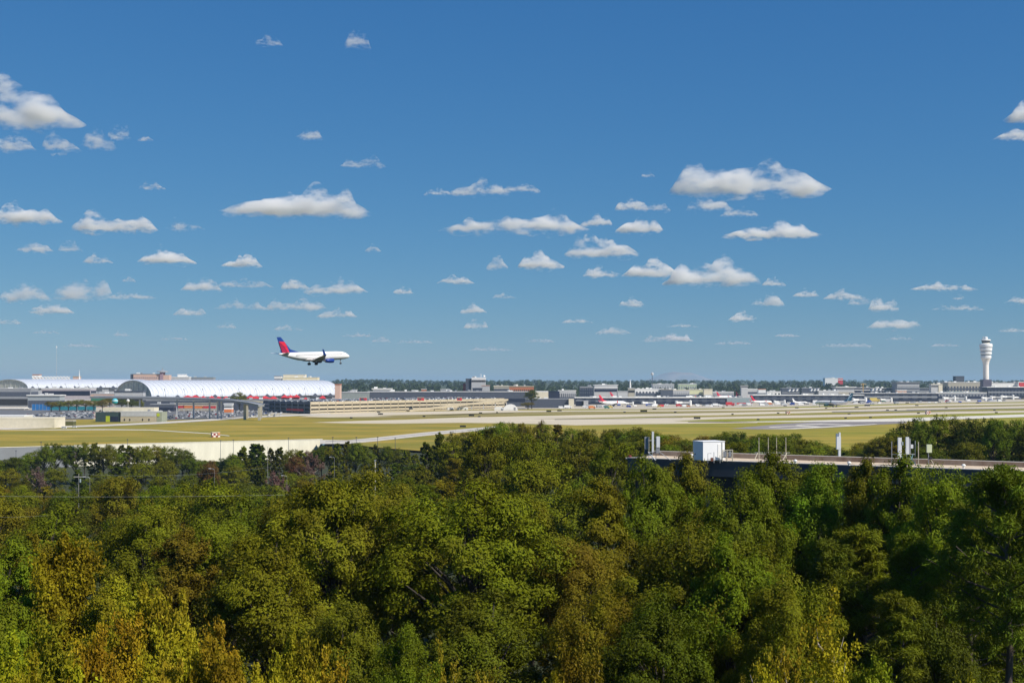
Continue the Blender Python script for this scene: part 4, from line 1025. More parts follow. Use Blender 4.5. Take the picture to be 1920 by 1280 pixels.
# ---- parked cars: one low body, glass and wheels in one small mesh (a few pixels each)
b = MB()
b.box(-2.2, 2.2, -.88, .88, .35, .95, 0)
b.add([(-1.9, -.8, .951), (1.2, -.8, .951), (1.2, .8, .951), (-1.9, .8, .951), (-1.45, -.66, 1.36), (.45, -.66, 1.36), (.45, .66, 1.36), (-1.45, .66, 1.36)], [(0, 1, 5, 4), (1, 2, 6, 5), (2, 3, 7, 6), (3, 0, 4, 7)], 1)
b.box(-1.5, .5, -.70, .70, 1.362, 1.52, 0)
for x in (-1.35, 1.35):
    for s in (1, -1): b.tube([(x, s * .70, .33), (x, s * .90, .33)], .33, 8, 2)
CAR = b.mesh('parked_car')
for m_ in (M_paint, M_glass, M_tyre): CAR.materials.append(m_)
car_cols = [('white', (.80, .80, .80), 8), ('silver', (.56, .56, .58), 5), ('dark', (.03, .03, .04), 5), ('grey', (.16, .17, .19), 4), ('red', (.36, .03, .03), 1.4), ('blue', (.03, .06, .22), 1.3), ('tan', (.38, .30, .20), .8)]  # share of white raised, partly standing in for sun glints
rc = random.Random(11)
def lot(n_rows, n_cols, corner, u, v, where, keep, pairs=True):
    corner, u, v = Vector(corner), Vector(u), Vector(v)
    for j in range(n_rows):
        for i in range(n_cols):
            if rc.random() > keep: continue
            nm, c, _ = rc.choices(car_cols, [w for *_x, w in car_cols])[0]
            o = bpy.data.objects.new('parked_car', CAR); COL.objects.link(o)
            o.location = corner + u * (i + rc.uniform(-.06, .06)) + v * (j + (0.12 if j % 2 else 0))
            o.rotation_euler = (0, 0, math.atan2(v.y, v.x) + (math.pi if rc.random() < .5 else 0) + rc.uniform(-.03, .03))
            k = c[0] * rc.uniform(-.15, .15)
            o.color = (max(0, c[0] + k), max(0, c[1] + k), max(0, c[2] + k), 1)
            s = rc.choice((1, 1, 1.12, 1.2)); o.scale = (1.05, 1.05, s * 1.05)
            tag(o, '%s parked car %s' % (nm, where), 'car', 'cars in the lots and on the deck')
def lotxy(px, py): d = GD(py); return (PX(px, d), d, 0.06)
M_lot = mat('car_park_asphalt', (0.13, 0.13, 0.135), 0.9, scale=0.05)
sheet('pavement', [(-80, 786), (175, 786), (178, 768.5), (-80, 768.5)], M_lot, 0.30, 'dark car park left of the green doored shed')
sheet('pavement', [(303, 788), (420, 784), (505, 777), (505, 767), (303, 767)], M_lot, 0.30, 'dark car park right of the green doored shed')
REST = []
def lot_rest(n_rows, n_cols, corner, u, v, j0, keep):
    corner, u, v = Vector(corner), Vector(u), Vector(v)
    for j in range(j0, j0 + n_rows):
        for i in range(n_cols):
            if rc.random() < keep: REST.append((corner + u * (i + rc.uniform(-.06, .06)) + v * j, math.atan2(v.y, v.x)))
c0 = Vector(lotxy(-2, 784.5)); c0.z = .36
lot(8, 25, c0, (5.4, .3, 0), (-1.6, 24, 0), 'in the crowded lot left of the lime doored shed', .62)
lot_rest(6, 25, c0, (5.4, .3, 0), (-1.6, 24, 0), 8, .62)
c0 = Vector(lotxy(306, 786)); c0.z = .36
lot(7, 20, c0, (5.4, 5.0, 0), (-4, 24, 0), 'in the lot under the guideway right of the shed', .62)
lot_rest(6, 20, c0, (5.4, 5.0, 0), (-4, 24, 0), 7, .62)
c0 = A + Vector((-4, 9, HD - .6))
lot(2, 46, c0, (Bv - A) / 47, (-9.0, 12.0, 0), 'on the roof of the beige parking deck', .72)
lot_rest(6, 46, c0, (Bv - A) / 47, (-9.0, 12.0, 0), 2, .66)
# the remaining rows further back, too many and too small to tell apart
mb = MB()
for p, a in REST:
    k = rc.choices((0, 1, 2, 3), (8, 1, 4, 4))[0]; rz = a  # white weighted up for the glints here too
    mb.box(p.x - 2.2, p.x + 2.2, p.y - .9, p.y + .9, p.z + .3, p.z + .95, k, rz=rz)
    mb.box(p.x - 1.5, p.x + .5, p.y - .75, p.y + .75, p.z + .951, p.z + 1.36, 2, rz=rz, c=(p.x, p.y))
    mb.box(p.x - 1.5, p.x + .5, p.y - .75, p.y + .75, p.z + 1.361, p.z + 1.55, k, rz=rz, c=(p.x, p.y))
tag(mb.build('far_parked_cars', [mat('car_white', (.7, .7, .7), .3), mat('car_red', (.3, .03, .03), .3), mat('car_dark', (.04, .04, .05), .3), mat('car_silver', (.4, .41, .43), .3)]), 'cars on the back rows of the lots and the deck', kind='stuff')
# red and white kiosks among the roof cars
for px, py, w_, lab in ((681, 746.5, 13, 'red boxy kiosk on the deck roof below the peaked white shed'), (789, 746, 12, 'red boxy kiosk farther right on the deck roof'), (861.5, 746, 9, 'red kiosk on the deck roof near the parking ramp')):
    d = 1660; r = empty('kiosk', (PX(px, d), d, HD - .55), lab, 'kiosk'); w2 = w_ / F * d / 2
    MB().box(-w2, w2, -2.5, 2.5, 0, 3.6).build('body', M_red, r); MB().box(-w2 - .3, w2 + .3, -2.9, 2.9, 3.6, 4.0).build('roof', M_cream, r)
    MB().box(-w2 * .7, w2 * .2, -2.7, -2.503, 1.2, 2.8).build('hatch', M_dgrey, r)
# ------------------------------------------------------------------ the near building with antennas on its roof
ZR = 30.56
def rp(px, py=None, z=ZR, d=None):
    if d is None: d = F * (CAMZ - z) / (py - HY)
    return Vector((PX(px, d), d, z))
P0 = rp(1177, 857.2); P1 = rp(1920, 882.2)
ux = (P1 - P0); ux.z = 0; ux.normalize(); uy = Vector((-ux.y, ux.x, 0))   # along the facade, and into the building
P2 = P0 + ux * 92
M_fasc = mat('slate_fascia', (0.066, 0.070, 0.082), 0.55, var=0.15, scale=0.4)
M_fasc2 = mat('dark_bays', (0.014, 0.016, 0.022), 0.3, var=0.2)
M_cop = mat('pale_coping', (0.55, 0.50, 0.44), 0.8, var=0.1, scale=0.8)
M_par = mat('stained_parapet', (0.30, 0.20, 0.14), 0.9, scale=0.7, col2=(0.52, 0.42, 0.32), stretch=(1, 1, 0.25))
M_gravel = mat('roof_gravel', (0.46, 0.37, 0.27), 0.95, scale=1.2, col2=(0.66, 0.54, 0.40))
M_box = mat('cabinet_white', (0.80, 0.80, 0.80), 0.5, var=0.03)
M_ant = mat('antenna_white', (0.66, 0.67, 0.68), 0.5, var=0.05)
M_pipe = mat('beige_pipe', (0.52, 0.47, 0.36), 0.6)
M_tealst = mat('teal_steel', (0.16, 0.30, 0.30), 0.5)
r = empty('flat_roofed_building', (P0.x, P0.y, 0), 'long dark slate building with a flat roof among the trees, right', 'building')
O = Vector((P0.x, P0.y, 0))
def strip(a0, a1, b0, b1, z0, z1, m, nm, parent=r, o=O):
    """box in facade coordinates: a along, b into the building"""
    vs = []
    for z in (z0, z1):
        for a, b in ((a0, b0), (a1, b0), (a1, b1), (a0, b1)):
            p = P0 + ux * a + uy * b - o; vs.append((p.x, p.y, z))
    mb = MB(); mb.add(vs, [(0, 3, 2, 1), (4, 5, 6, 7), (0, 1, 5, 4), (1, 2, 6, 5), (2, 3, 7, 6), (3, 0, 4, 7)])
    return mb.build(nm, m, parent)
strip(0, 92, 0, .5, ZR - 1.9, ZR - .08, M_fasc, 'fascia')
strip(-.05, 92, -.06, .62, ZR - .079, ZR, M_cop, 'coping')
strip(0.0, .45, .63, 10.4, ZR - 1.9, ZR - .02, M_fasc, 'fascia')
strip(.5, 92, .63, 6.2, ZR - .5, ZR - .05, M_gravel, 'roof')
strip(.5, 92, 6.21, 6.6, ZR - .5, ZR + .48, M_par, 'parapet')
strip(.5, 92, 6.17, 6.66, ZR + .481, ZR + .54, M_cop, 'coping')
strip(.5, 92, 6.67, 10.4, ZR - .5, ZR - .05, M_gravel, 'roof')
strip(.6, 92, .9, 10.3, 2, ZR - 1.91, M_fasc2, 'wall')
for k in range(23):
    strip(2 + 4 * k, 2.5 + 4 * k, .55, .898, 2, ZR - 1.91, M_fasc, 'pier')
# rooftop things rest on the roof: each is its own object
ZF = ZR - .05
# white cabinet
d = 151.5
c = Vector((PX(1329, d), d, ZF))
r = empty('rooftop_cabinet', c, 'white windowless equipment cabinet with a grey blue left face on the flat roof', 'cabinet', None, math.radians(21))
MB().box(-1.45, 1.45, -1.2, 1.2, .12, 2.30).build('body', M_box, r)
MB().box(-1.5, 1.5, -1.25, 1.25, 2.301, 2.36).build('roof', M_box, r)
for x in (-1.2, 1.2):
    for y in (-1, 1): MB().box(x - .1, x + .1, y - .1, y + .1, 0, .12).build('leg', M_steel, r)
MB().box(.5, 1.25, -1.24, -1.202, .2, 2.0).build('door', M_white, r)
MB().tube([(1.05, -1.28, .1), (1.05, -1.28, 2.25)], .035, 6).build('conduit', M_steel, r)
# gas meter rack beside the cabinet
def frame_thing(name, label, px, d, parts_, cat):
    r = empty(name, (PX(px, d), d, ZF), label, cat)
    for nm, m, tubes in parts_:
        mb = MB()
        for pts, rad in tubes: mb.tube(pts, rad, 6)
        mb.build(nm, m, r)
    return r
d = 150.0
r = frame_thing('pipe_rack', 'beige pipe frame standing right of the white cabinet', 1363, d, [
    ('upright', M_pipe, [([(0, 0, 0), (0, 0, 1.4)], .06), ([(.65, 0, 0), (.65, 0, 1.4)], .06)]), ('upright', M_pipe, [([(-.55, 0, 0), (-.55, 0, 1.35)], .06)]),
    ('crossbar', M_pipe, [([(-.6, 0, 1.3), (.7, 0, 1.35)], .05), ([(-.6, 0, .5), (.7, 0, .5)], .05)])], 'pipe rack')
MB().box(-.42, -.1, -.12, .12, .55, 1.2).build('meter_box', M_grey, r); MB().box(.2, .5, -.12, .12, .55, 1.2).build('meter_box', M_grey, r)
d = 147.5
r = frame_thing('valve_stand', 'thin grey valve pipes in front of the white cabinet', 1337, d, [
    ('pipe', M_steel, [([(-.6, 0, 0), (-.6, 0, 1.1), (-.2, 0, 1.1)], .035), ([(.1, 0, 0), (.1, 0, 1.25)], .035)]),
    ('pipe', M_steel, [([(-.7, 0, .4), (.9, 0, .4)], .03), ([(.8, 0, 0), (.8, 0, .9)], .035)])], 'pipe stand')
MB().box(-.28, .02, -.1, .1, .2, .6).build('valve_body', mat('rust_brown', (.2, .08, .05), .8), r)
# left antenna cluster
d = 153
r = empty('antenna_frame', (PX(1222, d), d, ZF), 'cluster of grey panel antennas round a tall pale one at the roof\'s left end', 'antenna')
for x, y, z0, z1, w, m in ((-.62, .2, 1.3, 2.75, .42, M_grey), (.78, .1, 1.5, 2.8, .40, M_ant), (.1, -.3, .95, 3.4, .24, M_ant), (.72, .15, .8, 1.45, .34, M_grey), (-.6, .25, .7, 1.25, .34, M_dgrey)):
    MB().box(x - w / 2, x + w / 2, y - .1, y + .1, z0, z1).build('panel', m, r)
for x in (-.78, -.3, .1, .55, .95):
    MB().tube([(x, .35, 0 if abs(x) < .9 else .5), (x, .35, 2.75)], .04, 6).build('pipe', M_steel, r)
mb = MB(); mb.tube([(-.8, .35, .9), (1.0, .35, .9)], .04, 6); mb.tube([(-.8, .35, 2.3), (1.0, .35, 2.3)], .04, 6); mb.build('crossbar', M_steel, r)
MB().tube([(1.0, .3, .9), (2.2, -.3, 0)], .04, 6).build('stay', M_steel, r); MB().tube([(-.4, .3, .9), (.4, -.5, 0)], .06, 6).build('stay', M_ant, r)
# small red ball beacon at the roof corner
d = 157.5
r = empty('roof_beacon', (PX(1181, d), d, ZR - .1), 'small dark red lump at the left corner of the flat roof', 'beacon')
MB().lathe([(.05, 0), (.2, .07), (.25, .2), (.18, .33), (.05, .38)], 12).build('cap', mat('deep_red', (.12, .015, .02), .8), r)
MB().box(-.5, .5, -.3, .3, -.1, .05).build('base', M_cop, r)
# four whip masts with their brace frame
for i, px in enumerate((1423, 1440.5, 1456, 1473.5)):
    d = 150.5
    r = empty('whip_mast', (PX(px, d), d, ZF), 'thin pale mast on the flat roof, %s of the row of four' % ('first', 'second', 'third', 'last')[i], 'mast', 'row of four roof masts')
    MB().tube([(0, 0, 0), (0, 0, PZ(819.5, d) - ZF)], [.055, .03], 6).build('pole', M_pipe, r)
    MB().tube([(.12 if i % 2 else -.15, 0, 1.0), (-.55 if i % 2 else -.7, -.5, 0)], .05, 6).build('brace', M_pipe, r)
    MB().tube([(-.5, .02, 1.0), (.5, .02, 1.0)], .03, 6).build('crossbar', M_steel, r)
# right antenna cluster
d = 143
r = empty('antenna_frame', (PX(1694, d), d, ZF), 'two tall white panel antennas on a teal steel frame at the right of the roof', 'antenna')
k = d / F
for px, z0y, z1y, w, m in ((1686.5, 820, 858, 6.5, M_ant), (1700.8, 819, 851, 5.5, M_ant), (1705, 822, 850, 3, M_grey), (1690.8, 828, 834, 4, M_teal), (1709, 833, 840, 4.5, M_ant)):
    x = (px - 1694) * k
    MB().box(x - w * k / 2, x + w * k / 2, -.2, .1, PZ(z1y, d) - ZF, PZ(z0y, d) - ZF).build('panel', m, r)
for px, py in ((1673, 827), (1687, 858), (1701, 848), (1717, 826)):
    x = (px - 1694) * k; MB().tube([(x, .2, 0), (x, .2, PZ(py, d) - ZF)], .035, 6).build('pipe', M_steel, r)
mb = MB(); mb.tube([((1673 - 1694) * k, .2, 1.25), ((1717 - 1694) * k, .2, 1.25)], .035, 6); mb.build('crossbar', M_steel, r)
for a, b in ((1706, 1716), (1690, 1694), (1712, 1704)):
    MB().tube([((a - 1694) * k, .1, 1.2), ((b - 1694) * k, -.3, 0)], .045, 6).build('stay', M_tealst, r)
MB().box(-.5, .3, -.2, .2, 0, .45).build('equipment_box', M_dgrey, r)
MB().lathe([(.02, 0), (.2, .06), (.22, .14), (.02, .2)], 12).build('dome', M_white, r, (-.25, 0, .46))
r = empty('whip_mast', (PX(1722, d), d, ZF), 'single thin tan mast between the panel antennas and the box on a pole', 'mast')
MB().tube([(0, 0, 0), (0, 0, PZ(828, d) - ZF)], .045, 6).build('pole', M_pipe, r); MB().box(-.15, .15, -.15, .15, -.02, .1).build('foot', M_steel, r)
d = 142
r = empty('box_on_pole', (PX(1742, d), d, ZF), 'pale green equipment box on a single pole at the right of the roof', 'equipment box')
MB().box(-.27, .27, -.15, .15, PZ(848, d) - ZF, PZ(833, d) - ZF).build('box', mat('pale_green_box', (.58, .62, .42), .5), r)
MB().tube([(0, .2, 0), (0, .2, PZ(834, d) - ZF)], .05, 8).build('pole', M_steel, r)
MB().box(.05, .32, -.1, .3, .75, 1.0).build('junction_box', M_dark, r)
mb = MB(); mb.tube([(.2, .1, .75), (.45, -.2, .2), (.5, -.2, 0)], .035, 6); mb.build('cable', M_pipe, r)
for i, (px, py) in enumerate(((1297, 857), (1492, 868.5), (1593, 872.3), (1808, 877.5))):
    p = rp(px, py)
    r = empty('roof_vent', (p.x, p.y + .2, ZR), 'small white vent cap on the roof edge, %s from the left' % ordw[i], 'vent', 'white roof vents')
    MB().lathe([(.12, 0), (.12, .22)], 10).build('pipe', M_white, r); MB().lathe([(.2, .221), (.24, .27), (.15, .42), (.02, .46)], 12).build('cap', M_white, r)
# white slab mast beyond the roof
d = 300
r = empty('slab_mast', (PX(1572, d), d, ground_z(PX(1572, d), d)), 'white slab sided mast with a grey blue top rising from trees behind the roof', 'mast')
zb = r.location.z
MB().box(-.5, .5, -.4, .4, PZ(842, d) - zb, PZ(818.2, d) - zb).build('radome', M_box, r)
MB().box(-.55, .05, -.3, .3, PZ(818.1, d) - zb, PZ(812.5, d) - zb).build('cap', mat('slate_cap', (.25, .3, .38), .5), r)
MB().box(.1, .45, -.3, .3, PZ(818.1, d) - zb, PZ(810.5, d) - zb).build('fin', M_box, r)
MB().box(-.05, .48, -.35, .35, 0, PZ(842.1, d) - zb).build('mast', M_box, r)

# ---- poles, lamps and wires over the woods at the left
M_wood = mat('weathered_pole', (.30, .29, .26), .9)
def tall_pole(name, label, px, yt, d, rad=.14, m=M_wood, lamp=None):
    x = PX(px, d); zg = ground_z(x, d); h = PZ(yt, d) - zg
    r = empty(name, (x, d, zg), label, name.replace('_', ' '))
    MB().tube([(0, 0, 0), (0, 0, h)], [rad, rad * .7], 8).build('pole', m, r)
    if lamp == 'arm':
        MB().tube([(0, 0, h), (-.5, 0, h + .3), (-1.2, 0, h + .35)], .05, 6).build('arm', M_steel, r)
        MB().box(-1.9, -1.15, -.2, .2, h + .25, h + .45).build('lamp_head', M_lgrey, r)
    elif lamp == 'cross':
        MB().box(-1.3, 1.3, -.1, .1, h - .9, h - .65).build('crossarm', m, r)
        MB().lathe([(.25, 0), (.25, .9)], 10).build('transformer', M_teal, r, (.38, 0, h - 2.2))
    elif lamp == 'none':
        MB().box(-rad * 1.2, rad * 1.2, -rad * 1.2, rad * 1.2, h, h + .25).build('cap', M_steel, r)
    else:
        MB().box(-.5, .5, -.2, .2, h, h + .3).build('lamp_head', M_dgrey, r)
    return r
tall_pole('utility_pole', 'pale utility pole with a transformer standing in the left woods', 147.5, 888, 330, .09, M_wood, 'cross')
tall_pole('street_lamp', 'curved arm street lamp beside the pale utility pole', 168.5, 896, 330, .05, M_wood, 'arm')
tall_pole('utility_pole', 'plain white pole top among trees in the centre left', 703.5, 864, 300, .16, M_cream, 'none')
tall_pole('street_lamp', 'street lamp with a white head by the brown red tree', 402, 880, 420, .05, M_wood, 'arm')
tall_pole('street_lamp', 'street lamp among bare trees left of the big olive tree', 538, 893, 420, .05, M_wood, 'arm')
tall_pole('utility_pole', 'pale pole at the foot of the cream wall by the pine', 502, 838, 560, .10, M_wood, 'none')
tall_pole('street_lamp', 'short lamp post before dark trees right of the cream wall', 627, 858, 480, .06, M_wood, 'arm')
for i, (px, yt) in enumerate(((30, 845), (77, 829), (239, 824), (413.5, 826), (437.5, 825), (541, 821), (624, 820), (668, 820), (708, 820), (741, 822))):
    d = 748 if i < 3 else 790
    if px > 600: d = 700
    tall_pole('light_pole', 'thin dark light pole along the field wall, %s from the left' % ordw[i], px, yt, d, .16, M_dgrey)
def wire(label, pts, rad=.035):
    r = empty('power_line', pts[0], label, 'power line')
    a = Vector(pts[0]); mb = MB(); P = []
    for k in range(25):
        t = k / 24; p = Vector(pts[0]).lerp(Vector(pts[1]), t); p.z -= 4 * t * (1 - t) * pts[2]; P.append(p - a)
    mb.tube(P, rad * .38, 5); mb.build('wire', M_steel, r)
wire('pale power line strung across the left woods', [(PX(-60, 150), 150, PZ(929, 150)), (PX(620, 170), 170, PZ(925, 170)), .25], .022)
wire('second fainter power line below the first at the left edge', [(PX(-60, 120), 120, PZ(968, 120)), (PX(90, 140), 140, PZ(966, 140)), .1], .015)
wire('dark wire running right from the pale utility pole', [(PX(147, 330), 330, PZ(888, 330)), (PX(502, 330), 330, PZ(876, 330)), 1.2], .04)
# ------------------------------------------------------------------ trees
def leaf_material(name, trans=0.20, gloss=0.06):
    """leaf colour = object colour, varied per leaf and in soft patches; light also passes through"""
    m = bpy.data.materials.new(name); m.use_nodes = True
    n, l = m.node_tree.nodes, m.node_tree.links
    b = n['Principled BSDF']; out = n['Material Output']
    b.inputs['Roughness'].default_value = 0.6; b.inputs['Specular IOR Level'].default_value = gloss
    oi = n.new('ShaderNodeObjectInfo'); ge = n.new('ShaderNodeNewGeometry'); tc = n.new('ShaderNodeTexCoord')
    nz = n.new('ShaderNodeTexNoise'); nz.noise_dimensions = '4D'; nz.inputs['Scale'].default_value = 0.28; nz.inputs['Detail'].default_value = 3
    mm = n.new('ShaderNodeMath'); mm.operation = 'MULTIPLY'; mm.inputs[1].default_value = 31.0
    l.new(oi.outputs['Random'], mm.inputs[0]); l.new(mm.outputs[0], nz.inputs['W']); l.new(tc.outputs['Object'], nz.inputs['Vector'])
    hs = n.new('ShaderNodeHueSaturation')
    def rng_node(src, a, b_, f0=0.0, f1=1.0):
        mr = n.new('ShaderNodeMapRange'); mr.inputs['From Min'].default_value = f0; mr.inputs['From Max'].default_value = f1
        mr.inputs['To Min'].default_value = a; mr.inputs['To Max'].default_value = b_
        l.new(src, mr.inputs['Value']); return mr.outputs[0]
    hue = n.new('ShaderNodeMath'); hue.operation = 'ADD'
    l.new(rng_node(nz.outputs['Fac'], -0.022, 0.012, 0.3, 0.7), hue.inputs[0]); l.new(rng_node(ge.outputs['Random Per Island'], 0.492, 0.508), hue.inputs[1])
    l.new(hue.outputs[0], hs.inputs['Hue'])
    val = n.new('ShaderNodeMath'); val.operation = 'MULTIPLY'
    wn_ = n.new('ShaderNodeTexWhiteNoise'); wn_.noise_dimensions = '1D'; l.new(ge.outputs['Random Per Island'], wn_.inputs['W'])
    l.new(rng_node(wn_.outputs['Value'], 0.74, 1.26), val.inputs[0]); l.new(rng_node(nz.outputs['Fac'], 0.72, 1.28, 0.3, 0.7), val.inputs[1])
    l.new(val.outputs[0], hs.inputs['Value'])
    l.new(oi.outputs['Color'], hs.inputs['Color'])
    l.new(hs.outputs[0], b.inputs['Base Color'])
    tr = n.new('ShaderNodeBsdfTranslucent')
    tg = n.new('ShaderNodeMix'); tg.data_type = 'RGBA'; tg.blend_type = 'MULTIPLY'; tg.inputs[0].default_value = 1; tg.inputs[7].default_value = (1.15, 1.2, .35, 1)
    l.new(hs.outputs[0], tg.inputs[6]); l.new(tg.outputs[2], tr.inputs['Color'])
    mx = n.new('ShaderNodeMixShader'); mx.inputs[0].default_value = trans
    l.new(b.outputs[0], mx.inputs[1]); l.new(tr.outputs[0], mx.inputs[2]); l.new(mx.outputs[0], out.inputs['Surface'])
    return m
M_leaf = leaf_material('leaves')
M_bark = mat('bark_brown', (.028, .023, .018), .95, scale=2.0, col2=(.055, .045, .035), stretch=(1, 1, .3))
M_bark_p = mat('bark_pine', (.065, .05, .04), .95, scale=2.0, col2=(.13, .10, .08), stretch=(1, 1, .3))
M_bark_w = mat('bark_pale', (.48, .43, .36), .9, scale=2.0, col2=(.30, .26, .21), stretch=(1, 1, .3))

def unit(v): return v / np.maximum(1e-9, np.linalg.norm(v, axis=-1, keepdims=True))
def rdir(rng, n): return unit(rng.normal(size=(n, 3)))

def leaf_mesh(name, c, nrm, size, asp, rng, tang=None):
    """one four-cornered leaf per centre, facing nrm"""
    n = len(c)
    t = rng.normal(size=(n, 3)) if tang is None else tang + 0.25 * rng.normal(size=(n, 3))
    t = unit(t - nrm * (t * nrm).sum(1, keepdims=True)); b = np.cross(nrm, t)
    s = (size * rng.uniform(.5, 1.45, n))[:, None] * .5
    v = np.stack([c - t * s, c + b * s * asp + t * s * .15, c + t * s, c - b * s * asp + t * s * .15], 1).reshape(-1, 3)
    me = bpy.data.meshes.new(name)
    me.vertices.add(4 * n); me.vertices.foreach_set('co', v.astype(np.float32).ravel())
    me.loops.add(4 * n); me.loops.foreach_set('vertex_index', np.arange(4 * n, dtype=np.int32))
    me.polygons.add(n); me.polygons.foreach_set('loop_start', np.arange(0, 4 * n, 4, dtype=np.int32)); me.polygons.foreach_set('loop_total', np.full(n, 4, dtype=np.int32))
    me.update(calc_edges=True)
    me.materials.append(M_leaf)
    return me

def clump_leaves(rng, cc, cr, nl, flat, ls, outward, upb=.40, rnd=.40):
    """nl leaves in each of the ellipsoid clumps cc, denser near their skins"""
    k = len(cc); u = rdir(rng, k * nl)
    rad = np.repeat(cr, nl)
    rr = rad * rng.uniform(0, 1, k * nl) ** .40 * np.where(rng.uniform(0, 1, k * nl) < .15, rng.uniform(1.0, 1.4, k * nl), 1.0)
    off = u * rr[:, None] * np.array([1, 1, flat])
    pos = np.repeat(cc, nl, 0) + off
    nr = unit(.72 * u + .50 * np.repeat(outward, nl, 0) + np.array([0, 0, upb]) + rnd * rng.normal(size=(k * nl, 3)))
    return pos, nr

H0 = 20.0
def broadleaf(seed, R=6.0, base=.26, ncl=180, nl=300, cr=(.75, 1.5), ls=.27, oval=1.0):
    rng = np.random.default_rng(seed)
    zc = H0 * (base + 1) / 2; hz = H0 * (1 - base) / 2
    # billowing lobes round a core, each lobe carrying leaf clumps on its outer side
    nlob = int(rng.integers(11, 15)); k_ = np.arange(nlob)
    zz = 1 - 1.55 * (k_ + .5) / nlob; ph = k_ * 2.399963 + rng.uniform(0, 6.28)
    ld = np.stack([np.sqrt(1 - zz ** 2) * np.cos(ph), np.sqrt(1 - zz ** 2) * np.sin(ph), zz], 1); ld = unit(ld + rng.normal(0, .16, ld.shape))
    tap = np.where(ld[:, 2] > 0, 1 - ld[:, 2] ** 2 * (1 - oval) * .8, 1.0)
    lc = ld * np.stack([.54 * R * tap, .54 * R * tap, np.full(nlob, .58 * hz)], 1) * rng.uniform(.75, 1.2, (nlob, 1)) + np.array([0, 0, zc])
    lr = R * rng.uniform(.36, .58, nlob) * np.where(ld[:, 2] > .75, .85, 1.0)
    per = max(5, ncl // (nlob + 1)); cc, d = [], []
    for L in range(nlob):
        u = rdir(rng, per * 4); u = u[(u @ ld[L] > -.25) | (u[:, 2] > .5)][:per]
        cc.append(lc[L] + u * lr[L] * np.array([1, 1, .92]) * rng.uniform(.70, 1.10, (len(u), 1))); d.append(unit(.8 * u + .3 * ld[L]))
    u = rdir(rng, per); cc.append(np.array([0, 0, zc]) + u * np.array([.45 * R, .45 * R, .5 * hz])); d.append(u)
    cc = np.concatenate(cc); d = np.concatenate(d)
    crr = rng.uniform(*cr, len(cc)) * (R / 6) * .92
    top = (cc[:, 2] + crr * .6).max(); cc[:, 2] += H0 - top
    pos, nr = clump_leaves(rng, cc, crr, nl, .72, ls, d)
    crown = leaf_mesh('crown', pos, nr, ls, .42, rng)
    tb = MB(); lean = rng.normal(0, .25, 2)
    tp = [(0, 0, -.5), (lean[0] * .4, lean[1] * .4, H0 * base), (lean[0], lean[1], H0 * .6), (lean[0] * 1.5, lean[1] * 1.5, H0 * .86)]
    tb.tube(tp, [.42, .33, .2, .06], 8)
    for i in range(0, len(cc), max(1, len(cc) // 26)):
        q = cc[i]; z0 = max(H0 * base * .8, q[2] - 3.5 - .35 * math.hypot(q[0], q[1])); f = z0 / (H0 * .86)
        p0 = Vector((lean[0] * 1.5 * f, lean[1] * 1.5 * f, z0)); p1 = Vector(q); mid = p0.lerp(p1, .5) + Vector((0, 0, .5))
        tb.tube([p0, mid, p1], [.15, .09, .025], 5, caps=False)
    trunk = tb.mesh('trunk', True); trunk.materials.append(M_bark)
    return trunk, crown, R * 1.03

def pine(seed, R=4.6, base=.34, nb=62, ntuft=5, nl=130, ls=.36, low=False):
    rng = np.random.default_rng(seed)
    tb = MB(); wob = rng.normal(0, .15, (6, 2))
    zs = np.linspace(0, H0 * .965, 6); tb.tube([(wob[i, 0], wob[i, 1], zs[i] - (.5 if i == 0 else 0)) for i in range(6)], [.36, .32, .27, .2, .12, .04], 8)
    cc, cr, outw, tg = [], [], [], []
    for i in range(nb):
        f = (i + rng.uniform(0, 1)) / nb
        z = H0 * (base + (.965 - base) * f)
        L = R * (1 - f ** 1.9 * .80) * (.62 + .38 * min(1, f * 4)) * rng.uniform(.68, 1.12); a = i * 2.4 + rng.normal(0, .4)
        d = np.array([math.cos(a), math.sin(a), rng.uniform(.05, .28) + .45 * f])
        p0 = np.array([0, 0, z]); tip = p0 + d * L
        tb.tube([p0, p0 + d * L * .5 - np.array([0, 0, .12 * L * .3]), tip], [.07, .045, .015], 4, caps=False)
        for k in range(ntuft):
            t = rng.uniform(.42, 1.02); q = p0 + d * L * t + rng.normal(0, .32, 3) * np.array([1, 1, .35])
            cc.append(q); cr.append(rng.uniform(.65, 1.2) * (1 - .35 * f)); outw.append(d)
    cc.append([0, 0, H0 * .955]); cr.append(.5); outw.append([0, 0, 1])
    cc, cr, outw = np.array(cc), np.array(cr), unit(np.array(outw))
    k = len(cc); u = rdir(rng, k * nl)
    rr = np.repeat(cr, nl) * rng.uniform(.1, 1, k * nl) ** .5
    pos = np.repeat(cc, nl, 0) + u * rr[:, None] * np.array([1, 1, .50])
    nr = unit(.45 * u + np.array([0, 0, .75]) + .55 * rng.normal(size=(k * nl, 3)))
    crown = leaf_mesh('crown', pos, nr, ls, .17 if not low else .5, rng, tang=unit(u + .5 * np.repeat(outw, nl, 0)))
    trunk = tb.mesh('trunk', True); trunk.materials.append(M_bark_p)
    return trunk, crown, R

